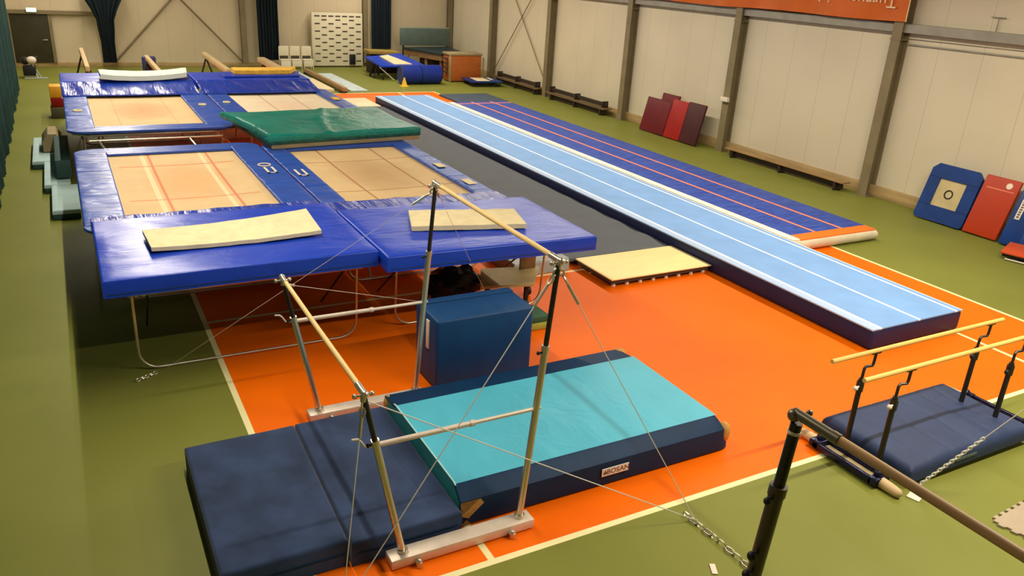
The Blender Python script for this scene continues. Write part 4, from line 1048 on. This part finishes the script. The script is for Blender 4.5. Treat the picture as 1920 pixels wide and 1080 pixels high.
# slotted white rack
t = thing('slotted_rack', 'large white rack with a grid of dark slots against the back wall', 'rack', (10.85, 36.0, 0))
b = MB(); b.box(9.66, 11.92, 35.86, 36.05, 0.06, 2.28, 0.01); b.build('panel', M_lock, t)
for r in range(13):
    for c_ in range(7):
        if (r+c_) % 2 and r > 0: continue
        x = 9.79+c_*0.305; z = 0.24+(12-r)*0.157
        b = MB(); b.box(x, x+0.22, 35.852, 35.865, z, z+0.052); b.build('slot_shade', M_dark, t, smooth=False)  # solid dark strip painted as the shade inside a recessed slot
b = MB(); b.box(9.72, 11.86, 35.9, 36.0, 0.003, 0.06); b.build('plinth', M_dark, t)
b = MB(); b.box(11.30, 11.56, 35.77, 35.849, 0.12, 0.56, 0.01); tag(b.build('black_case', M_black), 'small upright black case hung on the slotted white rack', 'case')
# chairs
ch = thing('white_chair', 'white chair next to the dark curtain, leftmost of three', 'chair', (8.32, 35.3, 0), 'three white chairs by the rack')
x = 8.32; y = 35.3
b = MB(); b.box(x-0.20, x+0.20, y+0.16, y+0.20, 0.53, 0.93, 0.02); b.build('backrest', M_lock, ch)
b = MB(); b.box(x-0.21, x+0.21, y-0.2, y+0.18, 0.36, 0.41, 0.015); b.build('seat', M_lock, ch)
b = MB(); b.box(x-0.19, x+0.19, y-0.195, y-0.18, 0.12, 0.355, 0.005); b.build('front_panel', M_lock, ch)
b = MB(); b.box(x-0.18, x+0.18, y+0.165, y+0.185, 0.41, 0.53); b.build('gap_shade', M_dark, ch)  # dark box stands in for the shade between seat and backrest
for sx in (-0.195, 0.195):
    for sy in (-0.17, 0.18):
        b = MB(); b.tube([(x+sx, y+sy, 0.0), (x+sx, y+sy, 0.375 if sy < 0 else 0.90)], 0.018, 8); b.build('leg', M_lock, ch)
copy_thing(ch, (8.79, 35.3, 0), 0, 'white chair in the middle of the three beside the rack')
copy_thing(ch, (9.28, 35.3, 0), 0, 'white chair touching the left side of the slotted rack')

# barrel
t = thing('foam_barrel', 'shiny blue foam barrel lying on the green floor before the back wall', 'barrel', (12.5, 30.6, 0))
b = MB(); b.tube([(11.72, 30.6, 0.37), (11.78, 30.6, 0.37), (13.28, 30.6, 0.37), (13.36, 30.6, 0.37)], 0.365, 28); b.build('barrel_body', M_barrel, t, angle=60)
b = MB(); b.tube([(11.70, 30.6, 0.37), (11.725, 30.6, 0.37)], 0.30, 24)
b.tube([(11.705, 30.6+0.33*math.cos(a), 0.37+0.33*math.sin(a)) for a in [2*PI*k/24 for k in range(24)]], 0.02, 6, closed=True); b.build('end_disc', mat('barrel_end', (0.05, 0.07, 0.28), .4), t)
b = MB(); b.tube([(12.48, 30.6, 0.37), (12.53, 30.6, 0.37)], 0.369, 28); b.build('strap', M_navy, t)
b = MB(); b.tube([(11.62, 29.95, 0.012), (11.62, 29.95, 0.34)], 0.13, 16, r1=0.02); b.box(11.47, 11.77, 29.8, 30.1, 0.003, 0.02, 0.004)
tag(b.build('marker_cone', M_cone), 'yellow marker cone in front of the blue barrel', 'cone')
# double mini trampoline with blue pads
t = thing('small_trampoline', 'small blue-padded trampoline with a cream bed behind the blue barrel', 'trampoline', (12.0, 32.6, 0))
b = MB(); b.mesh([(11.15, 33.3, .74), (11.3, 31.7, .56), (13.3, 31.9, .56), (12.8, 33.6, .86), (11.15, 33.3, .68), (11.3, 31.7, .50), (13.3, 31.9, .50), (12.8, 33.6, .80)],
    [(0, 1, 2, 3), (7, 6, 5, 4), (0, 4, 5, 1), (1, 5, 6, 2), (2, 6, 7, 3), (3, 7, 4, 0)]); b.build('frame_pad', M_vblue, t, smooth=False)
b = MB(); b.mesh([(11.75, 33.15, .80), (11.95, 32.0, .61), (12.75, 32.0, .61), (12.15, 33.25, .83), (11.75, 33.15, .74), (11.95, 32.0, .57), (12.75, 32.0, .57), (12.15, 33.25, .77)],
    [(0, 1, 2, 3), (7, 6, 5, 4), (0, 4, 5, 1), (1, 5, 6, 2), (2, 6, 7, 3), (3, 7, 4, 0)]); b.build('bed', M_plyp, t, smooth=False)
for k, (xx, yy, zz) in enumerate(((11.25, 32.9, .62), (11.45, 31.9, .50), (13.0, 32.1, .50), (12.6, 33.3, .74), (11.2, 32.3, .54), (12.0, 31.85, .5), (12.5, 31.95, .5), (11.7, 33.2, .7))):
    b = MB(); b.tube([(xx, yy, 0.04), (xx+0.15, yy, zz)], 0.025, 8); b.tube([(xx-0.03, yy, .07), (xx+0.03, yy, .07)], .065, 12); b.build('wheeled_leg', M_dtube, t)
b = MB(); b.tube([(11.3, 31.9, .5), (11.75, 31.4, .04)], 0.022, 8); b.build('brace', M_chrome, t)
b = MB(); b.M = Matrix.Translation((12.1, 34.1, 0.86)) @ Matrix.Rotation(0.03, 4, 'Y'); b.soft(-0.62, 0.75, -0.45, 0.35, -0.06, 0.07, .03, 8, 6)
tag(b.build('olive_mat', mat('olive_mat', (0.30, 0.20, 0.04), .7)), 'olive-yellow mat resting behind the small blue trampoline', 'mat')
b = MB(); b.box(11.6, 12.8, 33.75, 34.45, 0.003, 0.74, 0.02); tag(b.build('storage_crate', M_benchd), 'dark crate under the olive-yellow mat', 'crate')
# dark topped table, vault box, panel
t = thing('covered_table', 'long brown table with a dark green-blue cover, left of the orange vault box', 'table', (13.6, 33.2, 0))
P = [(13.75, 34.4), (13.1, 33.6), (14.0, 31.5), (16.0, 32.3), (15.95, 34.9)]
b = MB(); b.prism([(13.2, 34.3), (13.95, 31.75), (15.2, 31.9), (15.6, 34.7)], 'z', 0.98, 1.04); b.build('cover', mat('dark_cover', (0.012, 0.03, 0.035), .4), t, smooth=False)
b = MB(); b.prism([(13.25, 34.25), (13.98, 31.8), (15.15, 31.95), (15.5, 34.6)], 'z', 0.74, 0.975); b.build('rim', M_brown, t, smooth=False)
for (xx, yy) in ((13.35, 34.0), (13.75, 32.9), (14.05, 32.0)):
    b = MB(); b.box(xx-0.05, xx+0.05, yy-.05, yy+.05, 0.003, 0.74, .005); b.build('leg', M_brown, t)
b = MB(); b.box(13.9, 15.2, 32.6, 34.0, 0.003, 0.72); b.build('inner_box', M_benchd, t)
t = thing('vault_box', 'orange-brown vaulting box with a pale rim beside the right wall', 'vault box', (14.7, 31.2, 0))
b = MB(); b.box(14.0, 15.42, 30.95, 31.65, 0.04, 1.06, 0.012); b.build('box_body', M_orangec, t)
b = MB(); b.box(13.96, 15.46, 30.92, 31.68, 1.06, 1.15, 0.02); b.build('top_pad', M_tan, t)
b = MB(); b.box(13.97, 14.05, 30.93, 31.0, 0.003, 1.06, .004); b.build('corner_post', M_tan, t); b = MB(); b.box(15.50, 15.56, 30.95, 31.0, 0.003, 0.98, .004); b.build('side_post', M_tan, t)
for k in range(4): 
    b = MB(); b.box(13.90, 13.96, 31.1, 31.4, 0.35+k*0.18, 0.42+k*0.18, .004); b.build('hole_shade', M_dark, t)  # raised dark block painted as the shade of a hand hole
b = MB(); b.M = Matrix.Translation((14.55, 34.95, 0)); b.box(-1.2, 1.2, -0.04, 0.06, 1.05, 1.78, 0.01)
t = thing('standing_panel', 'grey-green panel standing against the back wall behind the covered table', 'panel', (14.55, 34.95, 0))
b.build('panel', M_lav, t)
b = MB(); b.box(13.4, 15.7, 34.93, 35.0, 1.78, 1.84, .01); b.build('pale_edge', mat('pale_green_edge', (0.28, 0.34, 0.24), .6), t)
for xx in (13.5, 15.6):
    b = MB(); b.box(xx-.03, xx+.03, 34.92, 35.0, 0.003, 1.06); b.build('leg', M_dtube, t)
# minitramp on the floor
t = thing('mini_trampoline', 'flat mini trampoline on the floor in front of the vault box', 'trampoline', (15.2, 30.2, 0))
Mx = Matrix.Translation((15.05, 30.05, 0)) @ Matrix.Rotation(-0.12, 4, 'Z')
b = MB(); b.M = Mx; b.box(-0.70, 0.70, -0.62, 0.62, 0.16, 0.22, 0.02); b.build('frame_pad', M_tb, t)
b = MB(); b.M = Mx; b.box(-0.38, 0.20, -0.45, 0.5, 0.215, 0.228, 0.004); b.build('bed', M_plyp, t)
b = MB(); b.M = Mx; b.box(0.34, 0.46, -0.1, 0.5, 0.215, 0.235, 0.01); b.build('handle_strip', M_label, t)
b = MB(); b.M = Mx; b.tube([(-.6, -.5, 0.03), (.6, -.5, 0.03), (.6, .5, .03), (-.6, .5, .03)], 0.025, 8, closed=True)
for sx in (-.6, .6):
    for sy in (-.5, .5): b.tube([(sx, sy, .03), (sx, sy, .17)], .02, 8)
b.build('steel_frame', M_dtube, t)
# cluttered cart at the far left
t = thing('equipment_cart', 'small dark cart piled with black and white bags by the dark door', 'cart', (-1.0, 33.2, 0))
b = MB(); b.box(-1.22, -0.82, 33.0, 33.5, 0.10, 0.42, 0.03); b.build('bin', M_black, t)
b = MB(); b.sphere((-0.92, 33.1, 0.62), 0.16, 12, 8, (1, 1, .8)); b.build('white_bundle', M_label, t)
b = MB(); b.sphere((-1.12, 33.15, 0.60), 0.15, 12, 8, (1, 1, .9)); b.sphere((-0.80, 33.2, 0.66), 0.10, 12, 8); b.build('dark_bundle', M_black, t)
b = MB(); b.tube([(-0.80, 33.0, 0.02), (-0.9, 33.1, 0.45)], 0.03, 8); b.tube([(-1.2, 33.0, 0.02), (-0.5, 33.0, 0.02)], 0.03, 8); b.tube([(-.7, 33.1, .04), (-.95, 33.3, .5)], .02, 8); b.build('leg_frame', M_plast, t)

# left of the trampolines
b = MB(); b.box(-0.40, -0.12, 25.2, 25.7, 0.55, 0.86, 0.02); tag(b.build('foam_cube', M_yelblk), 'yellow foam cube on top of the red one by the rear left deck', 'block')
t = thing('foam_cube', 'red foam cube with a grey lower half, under the yellow cube', 'block', (-0.26, 25.4, 0))
b = MB(); b.box(-0.40, -0.10, 25.2, 25.7, 0.30, 0.545, 0.015); b.build('red_upper', M_red, t)
b = MB(); b.box(-0.43, -0.10, 25.15, 25.7, 0.003, 0.295, 0.015); b.build('grey_lower', mat('grey_olive', (0.12, 0.11, 0.06), .7), t)
stp = [(-0.82, -0.38, 19.25, 21.8, 0.18, 'farthest pale blue foam slab, sticking out most to the left'),
       (-0.60, -0.15, 17.20, 19.2, 0.18, 'middle pale blue foam slab left of the gap between the trampolines'),
       (-0.48, -0.04, 15.36, 17.15, 0.18, 'nearest pale blue foam slab, beside the front left trampoline')]
for (xa, xb, ya, yb, zt, lb_) in stp:
    t = thing('foam_slab', lb_, 'foam block', ((xa+xb)/2, (ya+yb)/2, 0), 'pale blue foam slabs along the left side')
    b = MB(); b.soft(xa, xb, ya, yb, zt-0.07, zt, 0.02, 6, 12, wr(2, 2, .01, ya)); b.build('pale_top', M_lblue, t)
    b = MB(); b.box(xa+0.005, xb-0.005, ya+0.005, yb-0.005, 0.003, zt-0.072, 0.015); b.build('dark_base', M_dteal, t)
b = MB(); b.box(-0.37, -0.10, 17.55, 20.0, 0.205, 0.56, 0.015); tag(b.build('dark_chest', M_dteal), 'dark teal foam chest standing on the pale foam slabs beside the trampoline frame', 'chest')
t = thing('wooden_wedge', 'small curved wooden piece lying at the far end of the foam steps', 'board', (-0.42, 20.6, 0.2))
b = MB(); b.prism([(-0.60, 0.42), (-0.48, 0.58), (-0.32, 0.58), (-0.22, 0.42), (-0.22, 0.20), (-0.60, 0.20)], 'y', 20.05, 21.0); b.build('body', M_tan, t)
b = MB(); b.box(-0.615, -0.60, 20.05, 21.0, 0.20, 0.41, .004); b.build('dark_side', M_benchd, t)
